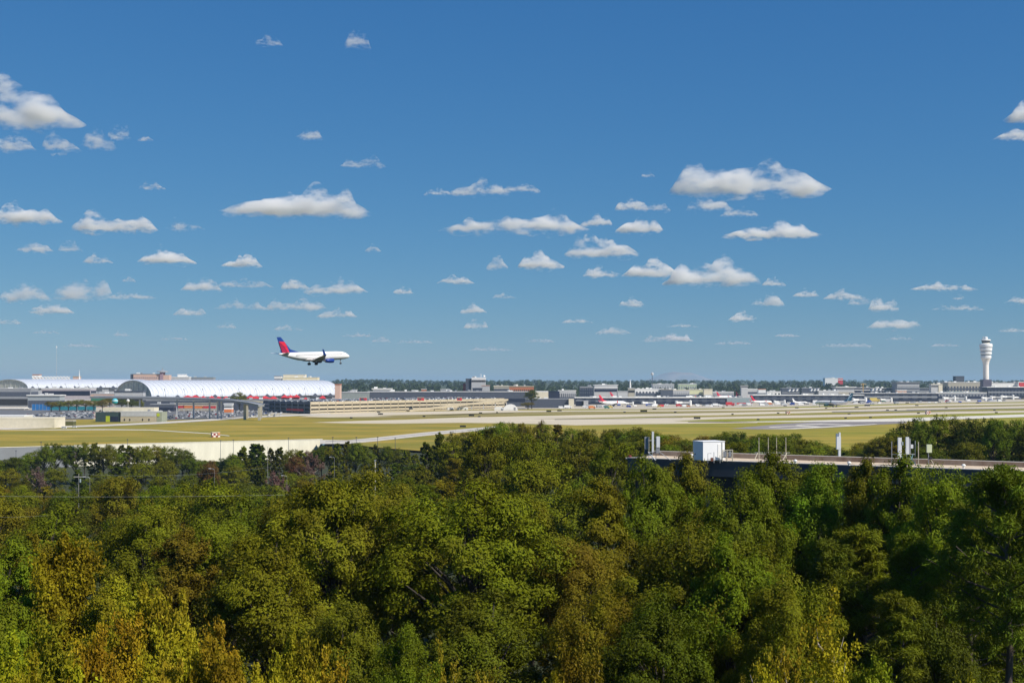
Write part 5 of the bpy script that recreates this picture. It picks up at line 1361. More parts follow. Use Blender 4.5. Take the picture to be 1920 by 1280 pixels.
def sweetgum(seed, R=3.6, nlimb=13, ls=.21, dens=1.0):
    """upright airy tree with pale ascending limbs and pointed leafy sprays"""
    rng = np.random.default_rng(seed)
    tb = MB(); top = H0 * .97
    tp = [(0, 0, -.5), (.1, .05, H0 * .3), (-.1, .12, H0 * .6), (.15, -.1, H0 * .84)]
    tb.tube(tp, [.22, .17, .09, .02], 7)
    cc, cr, outw = [], [], []
    for i in range(nlimb):
        f = i / nlimb; z = H0 * (.30 + .58 * f); a = i * 2.4 + rng.normal(0, .35)
        L = (R * 1.75) * (1 - .72 * f) * rng.uniform(.8, 1.15)
        p0 = np.array([0, 0, z]); P = [p0]; up = .55
        for s in range(5):
            up += .16; d = np.array([math.cos(a), math.sin(a), up]); P.append(P[-1] + d / np.linalg.norm(d) * L / 5 + rng.normal(0, .09, 3))
        P = [np.array([p[0], p[1], min(p[2], H0 * .985)]) for p in P]
        tb.tube(P, [.11, .09, .07, .05, .035, .012], 5, caps=False)
        for s in range(1, 6):
            for j in range(int(6 * dens + .5)):
                q = P[s] + rng.normal(0, .55 * (1.2 - .1 * s), 3) - (P[s] - P[s - 1]) * rng.uniform(0, 1)
                cc.append(q); cr.append(rng.uniform(.38, .80)); outw.append(unit(np.array([math.cos(a), math.sin(a), .4])))
    for j in range(int(16 * dens)):
        z = H0 * rng.uniform(.72, .98); cc.append(np.array([0, 0, z]) + rng.normal(0, .34, 3) * np.array([1, 1, .5])); cr.append(rng.uniform(.28, .5)); outw.append(np.array([0, 0, 1]))
    cc = np.array(cc); cc[:, 2] = np.minimum(cc[:, 2], H0 - .2)
    pos, nr = clump_leaves(rng, cc, np.array(cr), int(95 * max(.7, dens)), 1.1, ls, np.array(outw), .3, .9)
    crown = leaf_mesh('crown', pos, nr, ls, .55, rng)
    trunk = tb.mesh('trunk', True); trunk.materials.append(M_bark_w)
    return trunk, crown, R * 1.1

PROTO = {
    'oak_near': [broadleaf(s, ncl=170, nl=420, cr=(.65, 1.6), ls=.235) for s in (1, 2, 3, 4)],
    'oval_near': [broadleaf(s, R=4.6, base=.2, ncl=145, nl=390, cr=(.65, 1.55), ls=.235, oval=.4) for s in (7, 8)],
    'oak_mid': [broadleaf(s, ncl=130, nl=150, cr=(.95, 1.75), ls=.38) for s in (11, 12, 13, 14)],
    'oak_far': [broadleaf(s, ncl=95, nl=80, cr=(1.0, 1.9), ls=.56) for s in (21, 22, 23, 24)],
    'pine_near': [pine(s) for s in (31, 32)],
    'pine_tall': [pine(38, R=5.0, base=.56, nb=54, nl=140)],
    'pine_mid': [pine(s, nl=60, ls=.5) for s in (33, 34)],
    'pine_far': [pine(s, R=5.4, nb=52, ntuft=5, nl=22, ls=.95, base=.22, low=True) for s in (35, 36, 37)],
    'gum_near': [sweetgum(s) for s in (41, 42)] + [sweetgum(43, R=4.4, nlimb=17, dens=1.35)],
    'gum_sparse': [sweetgum(s, nlimb=10, dens=.55) for s in (44, 45)],
    'bare': [sweetgum(s, R=4.4, nlimb=16, dens=.25, ls=.3) for s in (46,)],
}
C_ = {'green': (.106, .128, .0055), 'mid green': (.134, .154, .0060), 'dark green': (.072, .088, .0052), 'bright green': (.138, .176, .0075), 'olive': (.143, .150, .0070),
      'brown olive': (.155, .126, .008), 'russet': (.105, .058, .022), 'yellow': (.305, .268, .012), 'golden': (.31, .232, .013), 'yellow green': (.222, .212, .009), 'grey brown': (.16, .12, .085), 'pine green': (.108, .136, .007)}
TREES = []
trng = random.Random(77)
SKY = [(-40, 868), (0, 866), (40, 858), (75, 842), (100, 834), (130, 838), (165, 836), (200, 839), (260, 840), (335, 838), (355, 850), (380, 846), (396, 858), (412, 868), (440, 846), (460, 836), (482, 832), (500, 846), (520, 838), (560, 846), (600, 838), (640, 832), (660, 830), (690, 836), (730, 836), (768, 848), (786, 858), (798, 836), (815, 816), (835, 810), (850, 809), (880, 812), (896, 805), (916, 796), (936, 790), (960, 789), (985, 795), (1010, 788), (1030, 796), (1060, 796), (1080, 800), (1110, 808), (1130, 816), (1150, 806), (1180, 801), (1198, 799), (1225, 806), (1250, 816), (1272, 819), (1300, 826), (1312, 820), (1350, 809), (1370, 807), (1400, 816), (1440, 813), (1480, 813), (1500, 821), (1530, 826), (1555, 832), (1578, 846), (1600, 840), (1625, 826), (1650, 816), (1680, 801), (1705, 786), (1730, 781), (1760, 776), (1790, 779), (1820, 786), (1850, 786), (1880, 790), (1900, 785), (1960, 784)]
def skyline(px):
    for (a, ya), (b, yb) in zip(SKY, SKY[1:]):
        if px <= b: return ya + (yb - ya) * (px - a) / (b - a)
    return SKY[-1][1]
PHR = {'oak_tree': 'rounded broadleaf tree', 'pine_tree': 'layered pine', 'sweetgum_tree': 'upright airy tree', 'bare_tree': 'nearly bare tree'}
def tree(kind, px, py, wpx, d, col, idx=None):
    """crown top at photo pixel (px, py), crown wpx wide, standing on the ground at distance d"""
    x = PX(px, d); zg = ground_z(x, d); top = PZ(py, d); H = top - zg
    ps = PROTO[kind]; tr, cr, R = ps[(idx if idx is not None else trng.randrange(len(ps))) % len(ps)]
    w = wpx / F * d / 2
    name = {'oak': 'oak_tree', 'ova': 'oak_tree', 'pin': 'pine_tree', 'gum': 'sweetgum_tree', 'bar': 'bare_tree'}[kind[:3]]
    r = empty(name, (x, d, zg), None, 'tree', 'foreground woods', trng.uniform(0, 6.28))
    r.scale = (w / R, w / R, H / H0)
    t = link_mesh('trunk', tr, None, r); c = link_mesh('crown', cr, None, r)
    k = [v * trng.uniform(.82, 1.10) for v in C_[col]]
    c.color = (*k, 1)
    TREES.append((r, px, py, d, name, col))
    return r

# -- nearest trees, one by one (photo column, row of the top, crown width, distance, colour)
near = [
    # yellow trees along the bottom edge
    ('gum_near', 105, 1128, 190, 56, 'yellow green', 0), ('gum_near', 268, 1076, 210, 60, 'yellow', 2), ('gum_near', 345, 1092, 170, 58, 'yellow', 1), ('gum_near', 410, 1138, 150, 57, 'yellow', 0),
    ('gum_near', 190, 1150, 200, 52, 'yellow', 2), ('gum_near', 60, 1200, 180, 50, 'yellow green', 1), ('gum_near', 548, 1158, 165, 54, 'yellow', 2), ('gum_near', 612, 1190, 150, 55, 'yellow', 0), ('gum_near', 480, 1225, 170, 50, 'yellow', 2), ('gum_near', 320, 1205, 200, 48, 'yellow', 0),
    ('gum_sparse', 828, 1175, 130, 56, 'golden', 0), ('gum_sparse', 985, 1218, 120, 54, 'golden', 1), ('gum_near', 1085, 1165, 150, 60, 'brown olive', 1), ('gum_near', 905, 1240, 150, 52, 'golden', 0), ('gum_near', 1040, 1242, 150, 52, 'golden', 2),
    ('gum_sparse', 1440, 1140, 150, 58, 'golden', 1), ('gum_sparse', 1560, 1088, 190, 62, 'yellow', 0), ('gum_sparse', 1500, 1160, 160, 56, 'golden', 0), ('gum_near', 1640, 1215, 190, 55, 'yellow green', 2), ('gum_near', 1820, 1245, 150, 52, 'yellow green', 0), ('gum_near', 1430, 1225, 150, 54, 'yellow', 0),
    ('gum_near', 20, 1160, 200, 60, 'yellow', 0), ('gum_near', 150, 1215, 220, 47, 'yellow', 1), ('gum_near', 235, 1130, 200, 57, 'yellow', 0), ('gum_near', 400, 1180, 200, 52, 'yellow green', 2), ('gum_near', 570, 1240, 180, 48, 'yellow', 2), ('gum_near', 300, 1150, 180, 54, 'golden', 1), ('gum_near', 30, 1250, 200, 46, 'yellow', 2),
    # second rank
    ('gum_near', 120, 985, 230, 78, 'yellow green', 2), ('oval_near', 20, 1005, 200, 82, 'olive', 0), ('oval_near', 235, 1040, 200, 80, 'green', 1), ('gum_near', 70, 985, 150, 90, 'brown olive', 1), ('oval_near', 20, 1120, 220, 66, 'olive', 1), ('oval_near', 200, 1075, 220, 70, 'yellow green', 0),
    ('oak_near', 612, 872, 330, 104, 'olive', 0), ('oak_near', 500, 990, 300, 92, 'mid green', 1), ('oak_near', 880, 893, 385, 100, 'mid green', 2), ('oak_near', 430, 960, 220, 112, 'olive', 0), ('oak_near', 905, 1105, 300, 84, 'green', 1),
    ('oval_near', 1125, 890, 190, 118, 'brown olive', 1), ('oak_near', 1090, 1000, 220, 100, 'brown olive', 0), ('oak_near', 1222, 851, 190, 122, 'olive', 1), ('oak_near', 1295, 972, 330, 88, 'green', 2), ('oval_near', 1290, 841, 150, 128, 'brown olive', 0), ('oak_near', 1380, 1000, 260, 84, 'mid green', 1), ('oak_near', 1230, 1110, 260, 76, 'dark green', 0),
    ('oak_near', 1390, 877, 200, 112, 'mid green', 2), ('oval_near', 1462, 839, 200, 124, 'green', 0), ('oak_near', 1545, 863, 190, 116, 'bright green', 3), ('pine_near', 1535, 873, 170, 118, 'bright green', 0),
    ('oval_near', 1622, 851, 150, 112, 'green', 1), ('oval_near', 1692, 845, 190, 108, 'green', 0), ('oak_near', 1762, 865, 200, 100, 'bright green', 2), ('pine_tall', 1888, 872, 300, 80, 'pine green', 0), ('pine_near', 1822, 945, 240, 92, 'pine green', 0), ('oak_near', 1930, 1060, 230, 96, 'dark green', 3), ('pine_near', 1620, 985, 230, 88, 'bright green', 1), ('pine_near', 1710, 1000, 200, 84, 'pine green', 0), ('pine_near', 1560, 1010, 210, 86, 'pine green', 0), ('oak_near', 1760, 1130, 200, 74, 'dark green', 1), ('pine_near', 1690, 1110, 220, 74, 'pine green', 1),
    ('oval_near', 330, 985, 200, 105, 'brown olive', 0), ('oak_near', 270, 945, 240, 125, 'olive', 1), ('oval_near', 1000, 930, 190, 120, 'olive', 1), ('oak_near', 735, 905, 200, 120, 'brown olive', 1), ('oak_near', 640, 1120, 250, 78, 'green', 1), ('oak_near', 768, 1165, 190, 72, 'green', 3), ('oak_near', 1120, 1095, 220, 80, 'olive', 2), ('oak_near', 1480, 1060, 240, 78, 'mid green', 2),
]
for a in near: tree(a[0], a[1], a[2], a[3], a[4], a[5], a[6])

# -- ranks of the middle distance
def rank(d, kinds, cols, x0, x1, step, hrange, wm, keep=None, lim=0.0):
    px = x0 + trng.uniform(0, step)
    while px < x1:
        dd = d * trng.uniform(.94, 1.06)
        x = PX(px, dd); zg = ground_z(x, dd)
        py = HY + (CAMZ - zg - trng.uniform(*hrange)) * F / dd
        py = max(py, skyline(px) + lim + trng.uniform(0, 8))
        inb = 13 < x < 62 and 128 < dd < 176
        ok = not inb
        if 1175 < px and dd < 160: py = max(py, 876 + trng.uniform(0, 25))
        if ok and (keep is None or keep(px)):
            kd = trng.choices(list(kinds), list(kinds.values()))[0]
            tree(kd, px, py, wm * trng.uniform(.85, 1.25) / dd * F * (.72 if 'pine' in kd else 1), dd, trng.choices(list(cols), list(cols.values()))[0])
        px += step * trng.uniform(.75, 1.25)
left_c = {'olive': 3.5, 'green': 4, 'mid green': 4, 'brown olive': 1.6, 'dark green': 1.5}
mid_k = {'oak_mid': 5, 'pine_mid': .6}
rank(150, {'oak_mid': 1}, left_c, -40, 1160, 160, (19, 23), 11)
rank(190, mid_k, left_c, -40, 1150, 105, (17, 22), 11)
rank(240, mid_k, left_c, -30, 1175, 84, (17, 23), 11)
rank(205, {'oak_mid': 1, 'pine_mid': .4}, {'green': 2, 'dark green': 1, 'mid green': 2}, 1560, 1960, 105, (16, 18), 11)
far_c = {'dark green': 3, 'green': 4, 'mid green': 3, 'olive': 1.2, 'brown olive': .6}
rank(300, {'oak_mid': 3, 'pine_mid': 1.4}, left_c, -30, 1170, 70, (15, 22), 11, lim=4)
rank(300, {'oak_mid': 3, 'pine_mid': 1}, far_c, 1165, 1960, 72, (15, 17.5), 10, lim=8)
rank(370, {'oak_far': 3, 'pine_far': 1}, left_c, -30, 900, 56, (15, 21), 11, lim=4)
rank(370, {'oak_far': 3, 'pine_far': 1}, far_c, 860, 1960, 54, (14, 19), 10, lim=3)
rank(440, {'oak_far': 3, 'pine_far': 1.4}, far_c, -30, 860, 52, (15, 20), 12, lim=6)
rank(520, {'oak_far': 3, 'pine_far': 1.4}, far_c, -30, 820, 44, (14, 19), 12, lim=7)
# skyline rank: crowns that stand against the field, following their photographed outline
def skyrank(x0, x1, d0, d1, step, kinds, cols, wm, drop=0):
    px = x0
    while px < x1:
        t = (px - x0) / (x1 - x0); dd = d0 + (d1 - d0) * t + trng.uniform(-15, 15)
        kd = trng.choices(list(kinds), list(kinds.values()))[0]
        tree(kd, px, skyline(px) - (5 if px < 355 else 1) + drop * max(0, 1 - abs(px - 400) / 60) + trng.uniform(-2, 2), wm * trng.uniform(.9, 1.2) / dd * F * (.75 if 'pine' in kd else 1), dd, trng.choices(list(cols), list(cols.values()))[0])
        px += step * trng.uniform(.8, 1.2)
sk_c = {'dark green': 3, 'green': 4, 'mid green': 2}
skyrank(-30, 352, 600, 650, 17, {'oak_far': 4, 'pine_far': 2}, sk_c, 11)
skyrank(350, 440, 700, 690, 15, {'oak_far': 1}, sk_c, 9, 24)
skyrank(355, 440, 600, 590, 18, {'oak_far': 1}, sk_c, 9, 36)
skyrank(405, 780, 640, 590, 18, {'oak_far': 3, 'pine_far': 3}, sk_c, 10)
skyrank(800, 1150, 430, 430, 27, {'oak_far': 5, 'pine_far': 1}, far_c, 9)
skyrank(1155, 1580, 430, 400, 20, {'oak_far': 1}, far_c, 11)
skyrank(1600, 1960, 390, 350, 26, {'oak_far': 1}, {'dark green': 4, 'green': 3, 'mid green': 1}, 10)
# a few marked individuals
for a in [('oak_far', 392, 862, 42, 480, 'russet', 0), ('bare', 585, 842, 60, 520, 'grey brown', 0), ('oak_far', 552, 850, 45, 530, 'russet', 1), ('bare', 520, 880, 60, 420, 'grey brown', 0), ('oak_far', 1014, 786, 26, 432, 'russet', 2), ('bare', 72, 872, 50, 460, 'grey brown', 0), ('pine_far', 483, 832, 46, 590, 'dark green', 0), ('pine_far', 455, 842, 40, 585, 'green', 1)]:
    tree(a[0], a[1], a[2], a[3], a[4], a[5], a[6])
# trees standing among the airport buildings
def airport_tree(px, yt, yb, wpx, col, label, kind='oak_far', idx=0):
    d = GD(yb); ps = PROTO[kind]; tr, cr, R = ps[idx]
    r = empty('oak_tree', (PX(px, d), d, 0), label, 'tree'); w = wpx / F * d / 2
    r.scale = (w / R, w / R, PZ(yt, d) / H0)
    link_mesh('trunk', tr, None, r); c = link_mesh('crown', cr, None, r); c.color = (*C_[col], 1)
airport_tree(449, 733.5, 771, 31, 'olive', 'round olive tree rising behind the guideway in front of the white vault', idx=1)
airport_tree(997, 729.5, 766, 30, 'dark green', 'tall dark green tree between the slate concourse and the cream cube', idx=2)
airport_tree(990, 754, 767, 30, 'brown olive', 'low brownish tree at the foot of the tall dark tree', idx=3)
for i, (px, yt, w, c) in enumerate(((96, 752, 22, 'brown olive'), (112, 751, 22, 'olive'), (128, 750, 24, 'brown olive'), (144, 749, 22, 'olive'), (160, 749, 24, 'brown olive'), (176, 750, 22, 'olive'), (192, 748, 22, 'brown olive'), (206, 744, 20, 'brown olive'), (228, 747, 22, 'dark green'), (247, 748, 22, 'dark green'), (262, 750, 16, 'olive'))):
    airport_tree(px, yt, 772 - (i % 3), w * 1.25, c, '%s tree in the row behind the crowded left lot, %s from the left' % (c, ordw[i]), idx=i % 4)

# -- labels: each tree by its look, its column and its place in that column
LM = [(35, 'the cream slab building'), (110, 'the lattice roofed hall'), (190, 'the lime doored shed'), (265, 'the pink hotel'), (340, 'the white stepped offices'), (404, 'the checkered hut'), (465, 'the guideway\'s right end'), (535, 'the landing jet\'s tail'), (595, 'the landing jet\'s wheels'), (655, 'the landing jet\'s nose'), (715, 'the peaked white shed'), (785, 'the right red kiosk'), (840, 'the arched white tent'), (895, 'the grey office tower'), (957, 'the largest white tent'), (1015, 'the cream cube building'), (1075, 'the sunlit shed end'), (1149, 'the red tailed jet'), (1222, 'the left antenna cluster'), (1275, 'the granite mountain'), (1335, 'the white roof cabinet'), (1410, 'the stub tower'), (1470, 'the four roof masts'), (1572, 'the white slab mast'), (1640, 'the yellow crane'), (1694, 'the two panel antennas'), (1742, 'the box on a pole'), (1800, 'the dark skyline house'), (1849, 'the control tower'), (1910, 'the red hall')]
cols_ = {}
print('TREES', len(TREES))
for t in TREES:
    k = min(range(len(LM)), key=lambda i: abs(LM[i][0] - t[1])); cols_.setdefault(k, []).append(t)
for k, lst in cols_.items():
    lst.sort(key=lambda t: -t[2])
    for i, (r, px, py, d, name, col) in enumerate(lst):
        r['label'] = '%s %s, %s up in the column below %s' % (col, PHR[name], ordw[i], LM[k][1])

# -- the far woods: one mass of hazy crowns beyond the terminals
rng = np.random.default_rng(9)
pos, nr, sz = [], [], []
def far_ground(y):
    P = prof_c
    for (a, za), (b, zb) in zip(P, P[1:]):
        if y <= b: return za + (zb - za) * (y - a) / (b - a)
    return P[-1][1]
prof_c = [(3050, -0.3), (3300, 3), (3800, 9), (4600, 15), (6000, 20), (9000, 24), (34000, 26)]
for dist, step, n_l in ((3150, 14, 60), (3300, 15, 50), (3500, 16, 50), (3750, 18, 40), (4100, 20, 40), (4600, 22, 36), (5300, 26, 32), (6300, 30, 30), (7800, 38, 26), (10500, 50, 24)):
    xs_ = np.arange(-.44 * dist, .44 * dist, step) + rng.uniform(-step * .4, step * .4, len(np.arange(-.44 * dist, .44 * dist, step)))
    for x in xs_:
        y = dist * rng.uniform(.96, 1.04); px = CX + F * x / y
        hill = 6.5 * math.exp(-((px - 705) / 90.0) ** 2) + 2.0 * math.sin(px * .021) + 1.2 * math.sin(px * .083)
        H = (rng.uniform(13, 21) + hill) * (1 if rng.random() > .05 else .5); Rr = rng.uniform(5, 9) * (dist / 3000) ** .5
        if dist < 3400 and px < 640: H *= .7
        if rng.random() < .05: continue
        u = rdir(rng, n_l); u[:, 2] = np.abs(u[:, 2]); c = np.array([x, y, far_ground(y) + H * .42])
        pos.append(c + u * np.array([Rr, Rr, H * .58]) * rng.uniform(.8, 1.0, (n_l, 1))); nr.append(unit(u + .45 * rng.normal(size=(n_l, 3)))); sz.append(np.full(n_l, Rr * .75))
        k = 8; u = rdir(rng, k); pos.append(np.array([x, y, far_ground(y) + 2.0]) + u * np.array([Rr, Rr, 3])); nr.append(u); sz.append(np.full(k, Rr))
me = leaf_mesh('far_woods', np.concatenate(pos), np.concatenate(nr), np.concatenate(sz), .8, rng)
o = link_mesh('far_woods', me); o.color = (.040, .060, .020, 1)
tag(o, 'hazy belt of woods on the horizon beyond the airport', kind='stuff')
# low growth that fills the ground between the trunks
pos, nr = [], []
N = 26000
yy = rng.uniform(45, 640, N) ** 1.0; xx = rng.uniform(-.46, .46, N) * (yy + 30)
keep = np.array([y < field_edge(x) - 12 and not (10 < x < 66 and 118 < y < 178) for x, y in zip(xx, yy)])
xx, yy = xx[keep], yy[keep]
zz = np.array([ground_z(x, y) for x, y in zip(xx, yy)]) + rng.uniform(.1, 4.5, len(xx))
me = leaf_mesh('undergrowth', np.stack([xx, yy, zz], 1), unit(rng.normal(size=(len(xx), 3)) + np.array([0, 0, .8])), 1.5, .6, rng)
o = link_mesh('undergrowth', me); o.color = (.045, .06, .012, 1)
tag(o, 'dark undergrowth between the trees', kind='stuff')
# ------------------------------------------------------------------ clouds
def cloud_material(name, dens, thr, seed_scale=1.0):
    m = bpy.data.materials.new(name); m.use_nodes = True
    n, l = m.node_tree.nodes, m.node_tree.links
    n.clear()
    out = n.new('ShaderNodeOutputMaterial')
    v = n.new('ShaderNodeVolumePrincipled')
    v.inputs['Color'].default_value = (0.985, 0.98, 0.97, 1)
    v.inputs['Anisotropy'].default_value = 0.15
    tc = n.new('ShaderNodeTexCoord')
    oi = n.new('ShaderNodeObjectInfo')
    mul = n.new('ShaderNodeMath'); mul.operation = 'MULTIPLY'; mul.inputs[1].default_value = 57.0
    l.new(oi.outputs['Random'], mul.inputs[0])
    def noise(sc_, det, rough, w):
        nz = n.new('ShaderNodeTexNoise'); nz.noise_dimensions = '4D'
        nz.inputs['Scale'].default_value = sc_; nz.inputs['Detail'].default_value = det; nz.inputs['Roughness'].default_value = rough
        mp = n.new('ShaderNodeMapping'); mp.inputs['Scale'].default_value = (.58, .75, 1.25)
        l.new(tc.outputs['Object'], mp.inputs[0]); l.new(mp.outputs[0], nz.inputs['Vector'])
        ad = n.new('ShaderNodeMath'); ad.operation = 'ADD'; ad.inputs[1].default_value = w
        l.new(mul.outputs[0], ad.inputs[0]); l.new(ad.outputs[0], nz.inputs['W']); return nz.outputs['Fac']
    big = noise(1.5, 2, .5, 0.0); fine = noise(3.6, 6, .68, 9.0)
    mixf = n.new('ShaderNodeMath'); mixf.operation = 'MULTIPLY_ADD'; mixf.inputs[1].default_value = .55
    hb = n.new('ShaderNodeMath'); hb.operation = 'MULTIPLY'; hb.inputs[1].default_value = .45
    l.new(big, hb.inputs[0]); l.new(fine, mixf.inputs[0]); l.new(hb.outputs[0], mixf.inputs[2])
    # the body thins out towards its upper and outer skin (object space: one unit = cloud height)
    sx = n.new('ShaderNodeSeparateXYZ'); l.new(tc.outputs['Object'], sx.inputs[0])
    zr = n.new('ShaderNodeMapRange'); zr.inputs['From Min'].default_value = .25; zr.inputs['From Max'].default_value = 1.1; zr.inputs['To Min'].default_value = .03; zr.inputs['To Max'].default_value = -.07; zr.clamp = True
    l.new(sx.outputs[2], zr.inputs['Value'])
    zb = n.new('ShaderNodeMapRange'); zb.inputs['From Min'].default_value = -.12; zb.inputs['From Max'].default_value = .10; zb.inputs['To Min'].default_value = -.10; zb.inputs['To Max'].default_value = 0; zb.clamp = True
    l.new(sx.outputs[2], zb.inputs['Value'])
    s1 = n.new('ShaderNodeMath'); s1.operation = 'ADD'; l.new(mixf.outputs[0], s1.inputs[0]); l.new(zr.outputs[0], s1.inputs[1])
    s2 = n.new('ShaderNodeMath'); s2.operation = 'ADD'; l.new(s1.outputs[0], s2.inputs[0]); l.new(zb.outputs[0], s2.inputs[1])
    mr = n.new('ShaderNodeMapRange'); mr.clamp = True
    mr.inputs['From Min'].default_value = thr; mr.inputs['From Max'].default_value = thr + 0.20
    mr.inputs['To Min'].default_value = 0.0; mr.inputs['To Max'].default_value = dens
    l.new(s2.outputs[0], mr.inputs['Value'])
    sc = n.new('ShaderNodeSeparateColor')          # object colour carries 1 / cloud height
    l.new(oi.outputs['Color'], sc.inputs[0])
    md = n.new('ShaderNodeMath'); md.operation = 'MULTIPLY'
    l.new(mr.outputs[0], md.inputs[0]); l.new(sc.outputs[0], md.inputs[1])
    l.new(md.outputs[0], v.inputs['Density'])
    l.new(v.outputs[0], out.inputs['Volume'])
    return m

CLOUD_BASE = 1250.0
crng = np.random.default_rng(5)
def cloud_mesh(aspect, peak, lumps):
    """closed flat-bottomed cumulus pillow; local units are cloud heights"""
    nu, nv = 44, 18
    a = aspect / 2
    u = np.linspace(-1, 1, nu)[:, None] * np.ones((1, nv)); v = np.linspace(-1, 1, nv)[None, :] * np.ones((nu, 1))
    # outline of the top along u
    t = (u + 1) / 2
    env = np.where(t < peak, t / max(peak, 1e-3), (1 - t) / max(1 - peak, 1e-3)) ** 0.75
    h = 0.66 * np.clip(env, 0, 1) ** .6
    for c, w, k in lumps:
        h = np.maximum(h, k * np.sqrt(np.maximum(0, 1 - ((t - c) / w) ** 2)))
    ph = crng.uniform(0, 6.28, 8); 
    wob = 0.10 * np.sin(9 * t + ph[0]) + 0.08 * np.sin(17 * t + 3 * v + ph[1]) + 0.06 * np.sin(31 * t + 5 * v + ph[2])
    rr = np.sqrt(np.maximum(0, 1 - v ** 2)) * np.minimum(1, 6 * np.minimum(t, 1 - t)) ** 0.6
    top = np.maximum(1.12 * h * (1 + 1.0 * wob), 0.25) * rr
    top *= 1.10 / top.max()
    bot = -0.22 * rr * (1 + 3 * wob)
    depth = min(a, 1.0)
    X = u * a; Y = v * depth * (0.55 + 0.45 * np.sqrt(np.maximum(0, 1 - u ** 2)))
    vt = np.stack([X, Y, top], -1).reshape(-1, 3); vb = np.stack([X, Y, bot], -1).reshape(-1, 3)
    n = nu * nv
    idx = np.arange(n).reshape(nu, nv)
    q = np.stack([idx[:-1, :-1], idx[1:, :-1], idx[1:, 1:], idx[:-1, 1:]], -1).reshape(-1, 4)
    qb = q[:, ::-1] + n
    ring = list(idx[:, 0]) + list(idx[-1, 1:]) + list(idx[-2::-1, -1]) + list(idx[0, -2:0:-1])
    side = [(ring[(i + 1) % len(ring)], ring[i], ring[i] + n, ring[(i + 1) % len(ring)] + n) for i in range(len(ring))]
    me = bpy.data.meshes.new('cloud')
    me.from_pydata(np.concatenate([vt, vb]).tolist(), [], q.tolist() + qb.tolist() + [tuple(int(i) for i in s) for s in side])
    me.update()
    return me

CM = {'thick': cloud_material('cloud_thick', 6.8, 0.485), 'mid': cloud_material('cloud_mid', 4.0, 0.50), 'wisp': cloud_material('cloud_wisp', 2.4, 0.515)}
def cloud(x0, x1, yt, yb, peak=0.5, lumps=(), m='thick', label=None):
    d = (CLOUD_BASE - CAMZ) * F / (HY - yb)
    w = 1.06 * (x1 - x0) / F * d; h = (yb - yt) / F * d
    me = cloud_mesh(w / h, peak, lumps)
    o = link_mesh('cloud', me, CM[m])
    o.location = (PX((x0 + x1) / 2, d), d, CLOUD_BASE)
    o.scale = (h, h, h)
    o.color = (1.0 / h, 0, 0, 1)
    return tag(o, label or 'small white cumulus cloud', 'cloud', 'scattered cumulus clouds')
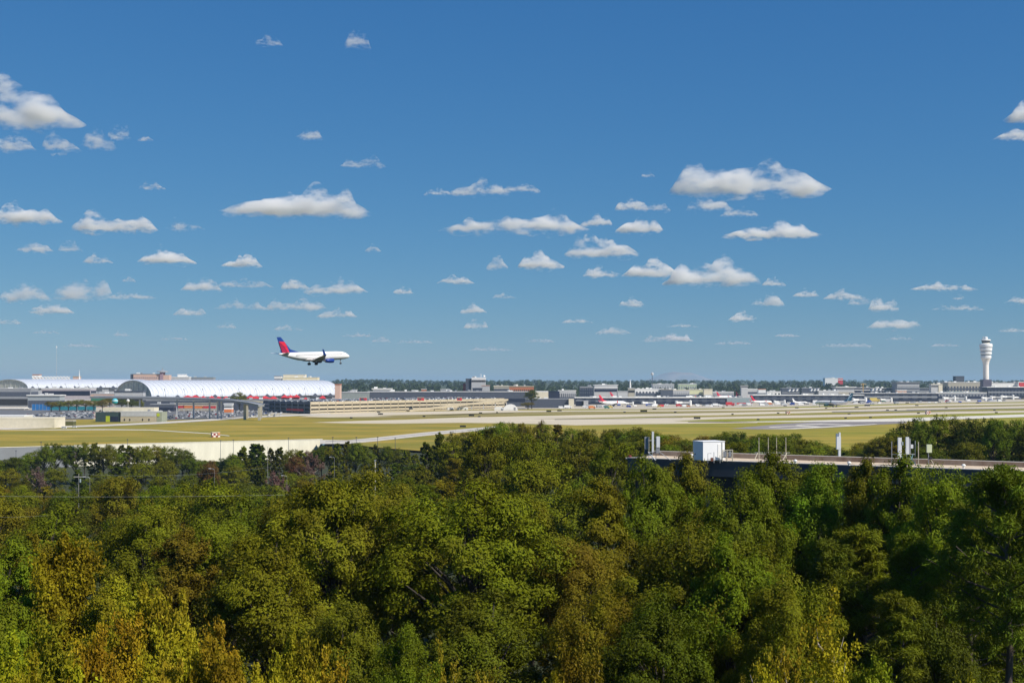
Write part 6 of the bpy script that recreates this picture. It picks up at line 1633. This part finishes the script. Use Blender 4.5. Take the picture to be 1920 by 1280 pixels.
# -- the clouds themselves: photo extents x0 x1 top base, place of the highest puff, density
CL = """-120 142 146 226 .52 thick
-60 62 248 279 .75 mid
83 146 242 280 .35 mid
155 215 238 276 .4 mid
205 243 231 259 .35 mid
258 288 253 264 .5 wisp
555 606 241 260 .4 wisp
640 722 291 312 .75 wisp
260 309 340 354 .3 wisp
420 695 345 400 .62 thick
-20 108 376 413 .35 thick
138 290 393 430 .25 thick
310 382 408 430 .3 wisp
35 98 447 471 .45 mid
112 152 449 471 .5 wisp
158 209 475 492 .45 mid
264 363 459 492 .4 thick
418 490 477 499 .65 thick
2 91 525 561 .55 mid
102 214 514 558 .4 mid
200 292 544 560 .3 wisp
343 414 517 544 .6 mid
405 510 518 538 .5 wisp
528 578 519 540 .4 mid
570 688 520 548 .55 mid
498 612 553 580 .6 mid
403 500 557 578 .4 wisp
54 135 564 586 .6 mid
327 388 573 590 .5 mid
595 669 576 594 .5 mid
405 442 602 615 .5 wisp
513 567 605 619 .5 wisp
736 776 537 550 .5 mid
820 888 513 531 .4 mid
685 714 457 471 .5 wisp
843 957 335 363 .55 mid
795 848 352 365 .5 wisp
940 1012 340 359 .6 wisp
828 1098 389 432 .78 thick
912 952 476 502 .5 mid
863 912 567 586 .45 mid
868 916 598 615 .45 mid
922 968 546 559 .5 wisp
698 732 627 641 .5 wisp
212 243 615 630 .5 wisp
-25 42 593 607 .5 wisp
478 528 64 83 .5 wisp
646 694 55 88 .45 wisp
230 254 515 528 .5 wisp
1262 1545 297 359 .62 thick
1203 1227 317 331 .5 wisp
1153 1217 370 392 .5 mid
1205 1256 375 395 .5 wisp
1288 1372 361 394 .4 mid
1350 1424 387 405 .6 wisp
1088 1147 400 422 .5 mid
1156 1240 401 433 .55 thick
1060 1197 440 478 .35 thick
973 1056 468 501 .45 thick
1094 1167 496 518 .4 mid
1170 1270 482 516 .55 thick
1248 1424 481 531 .6 thick
1429 1472 518 535 .5 mid
1358 1537 409 443 .6 thick
1161 1207 556 573 .5 mid
1486 1535 540 556 .5 mid
1545 1622 540 560 .45 mid
1590 1642 555 571 .5 wisp
1628 1685 557 581 .3 mid
1430 1470 548 573 .5 mid
1408 1436 557 571 .5 wisp
1366 1420 581 600 .5 mid
1630 1727 587 614 .35 mid
1708 1830 525 543 .4 mid
1748 1844 567 581 .5 wisp
1888 1965 547 567 .6 mid
1892 1995 174 220 .6 thick
1866 1985 234 260 .6 mid
1205 1297 621 639 .6 mid
1118 1182 607 625 .5 wisp
1053 1112 593 605 .5 wisp
1788 1810 549 561 .5 wisp
120 190 640 650 .5 wisp
300 352 628 637 .4 wisp
640 700 622 631 .5 wisp
742 812 633 643 .4 wisp
880 960 648 657 .5 wisp
985 1040 632 641 .5 wisp
1340 1410 636 645 .4 wisp
1450 1500 622 631 .5 wisp
1540 1640 640 650 .5 wisp
1660 1712 628 637 .5 wisp
1745 1800 641 649 .5 wisp
1868 1925 612 622 .5 wisp
60 110 616 625 .5 wisp
1250 1310 604 613 .5 wisp"""
rows_ = [list(map(float, ln.split()[:5])) + [ln.split()[5]] for ln in CL.splitlines()]
bands_ = ((0, 230, 'highest scatter of clouds'), (230, 320, 'upper band of clouds'), (320, 410, 'band above the large middle ones'), (410, 450, 'band of the large middle clouds'), (450, 520, 'band under the large middle clouds'), (520, 562, 'lower middle band of clouds'), (562, 592, 'second lowest band of clouds'), (592, 720, 'lowest band of clouds near the horizon'))
size_ = lambda w: 'tiny' if w < 45 else 'small' if w < 75 else 'medium' if w < 120 else 'broad' if w < 200 else 'large'
for lo, hi, nm in bands_:
    sel = sorted([r_ for r_ in rows_ if lo <= r_[3] < hi], key=lambda r_: r_[0])
    for i, (x0, x1, yt, yb, pk, kd) in enumerate(sel):
        a = (x1 - x0) / (yb - yt); lum = [(pk, min(.4, .5 / a), 1.0)]
        for _ in range(int(a * .9)):
            c_ = crng.uniform(.12, .88); lum.append((c_, crng.uniform(.25, .55) / a, crng.uniform(.5, .85)))
        cloud(x0, x1, yt, yb, pk, lum, kd, '%s %s cloud, %s from the left in the %s' % (size_(x1 - x0), {'thick': 'puffy', 'mid': 'soft', 'wisp': 'wispy'}[kd], ordw[i], nm))

# ------------------------------------------------------------------ haze
hz = MB().box(-36000, 36000, -300, 34500, -16, 142).build('haze')
m = bpy.data.materials.new('haze'); m.use_nodes = True
n, l = m.node_tree.nodes, m.node_tree.links; n.clear()
o_ = n.new('ShaderNodeOutputMaterial'); v_ = n.new('ShaderNodeVolumePrincipled')
v_.inputs['Density'].default_value = 4.2e-5
v_.inputs['Color'].default_value = (.44, .65, .87, 1)
v_.inputs['Anisotropy'].default_value = 0.0
l.new(v_.outputs[0], o_.inputs['Volume'])
hz.data.materials.append(m)
tag(hz, 'thin blue haze over the airport and the country beyond', kind='stuff')
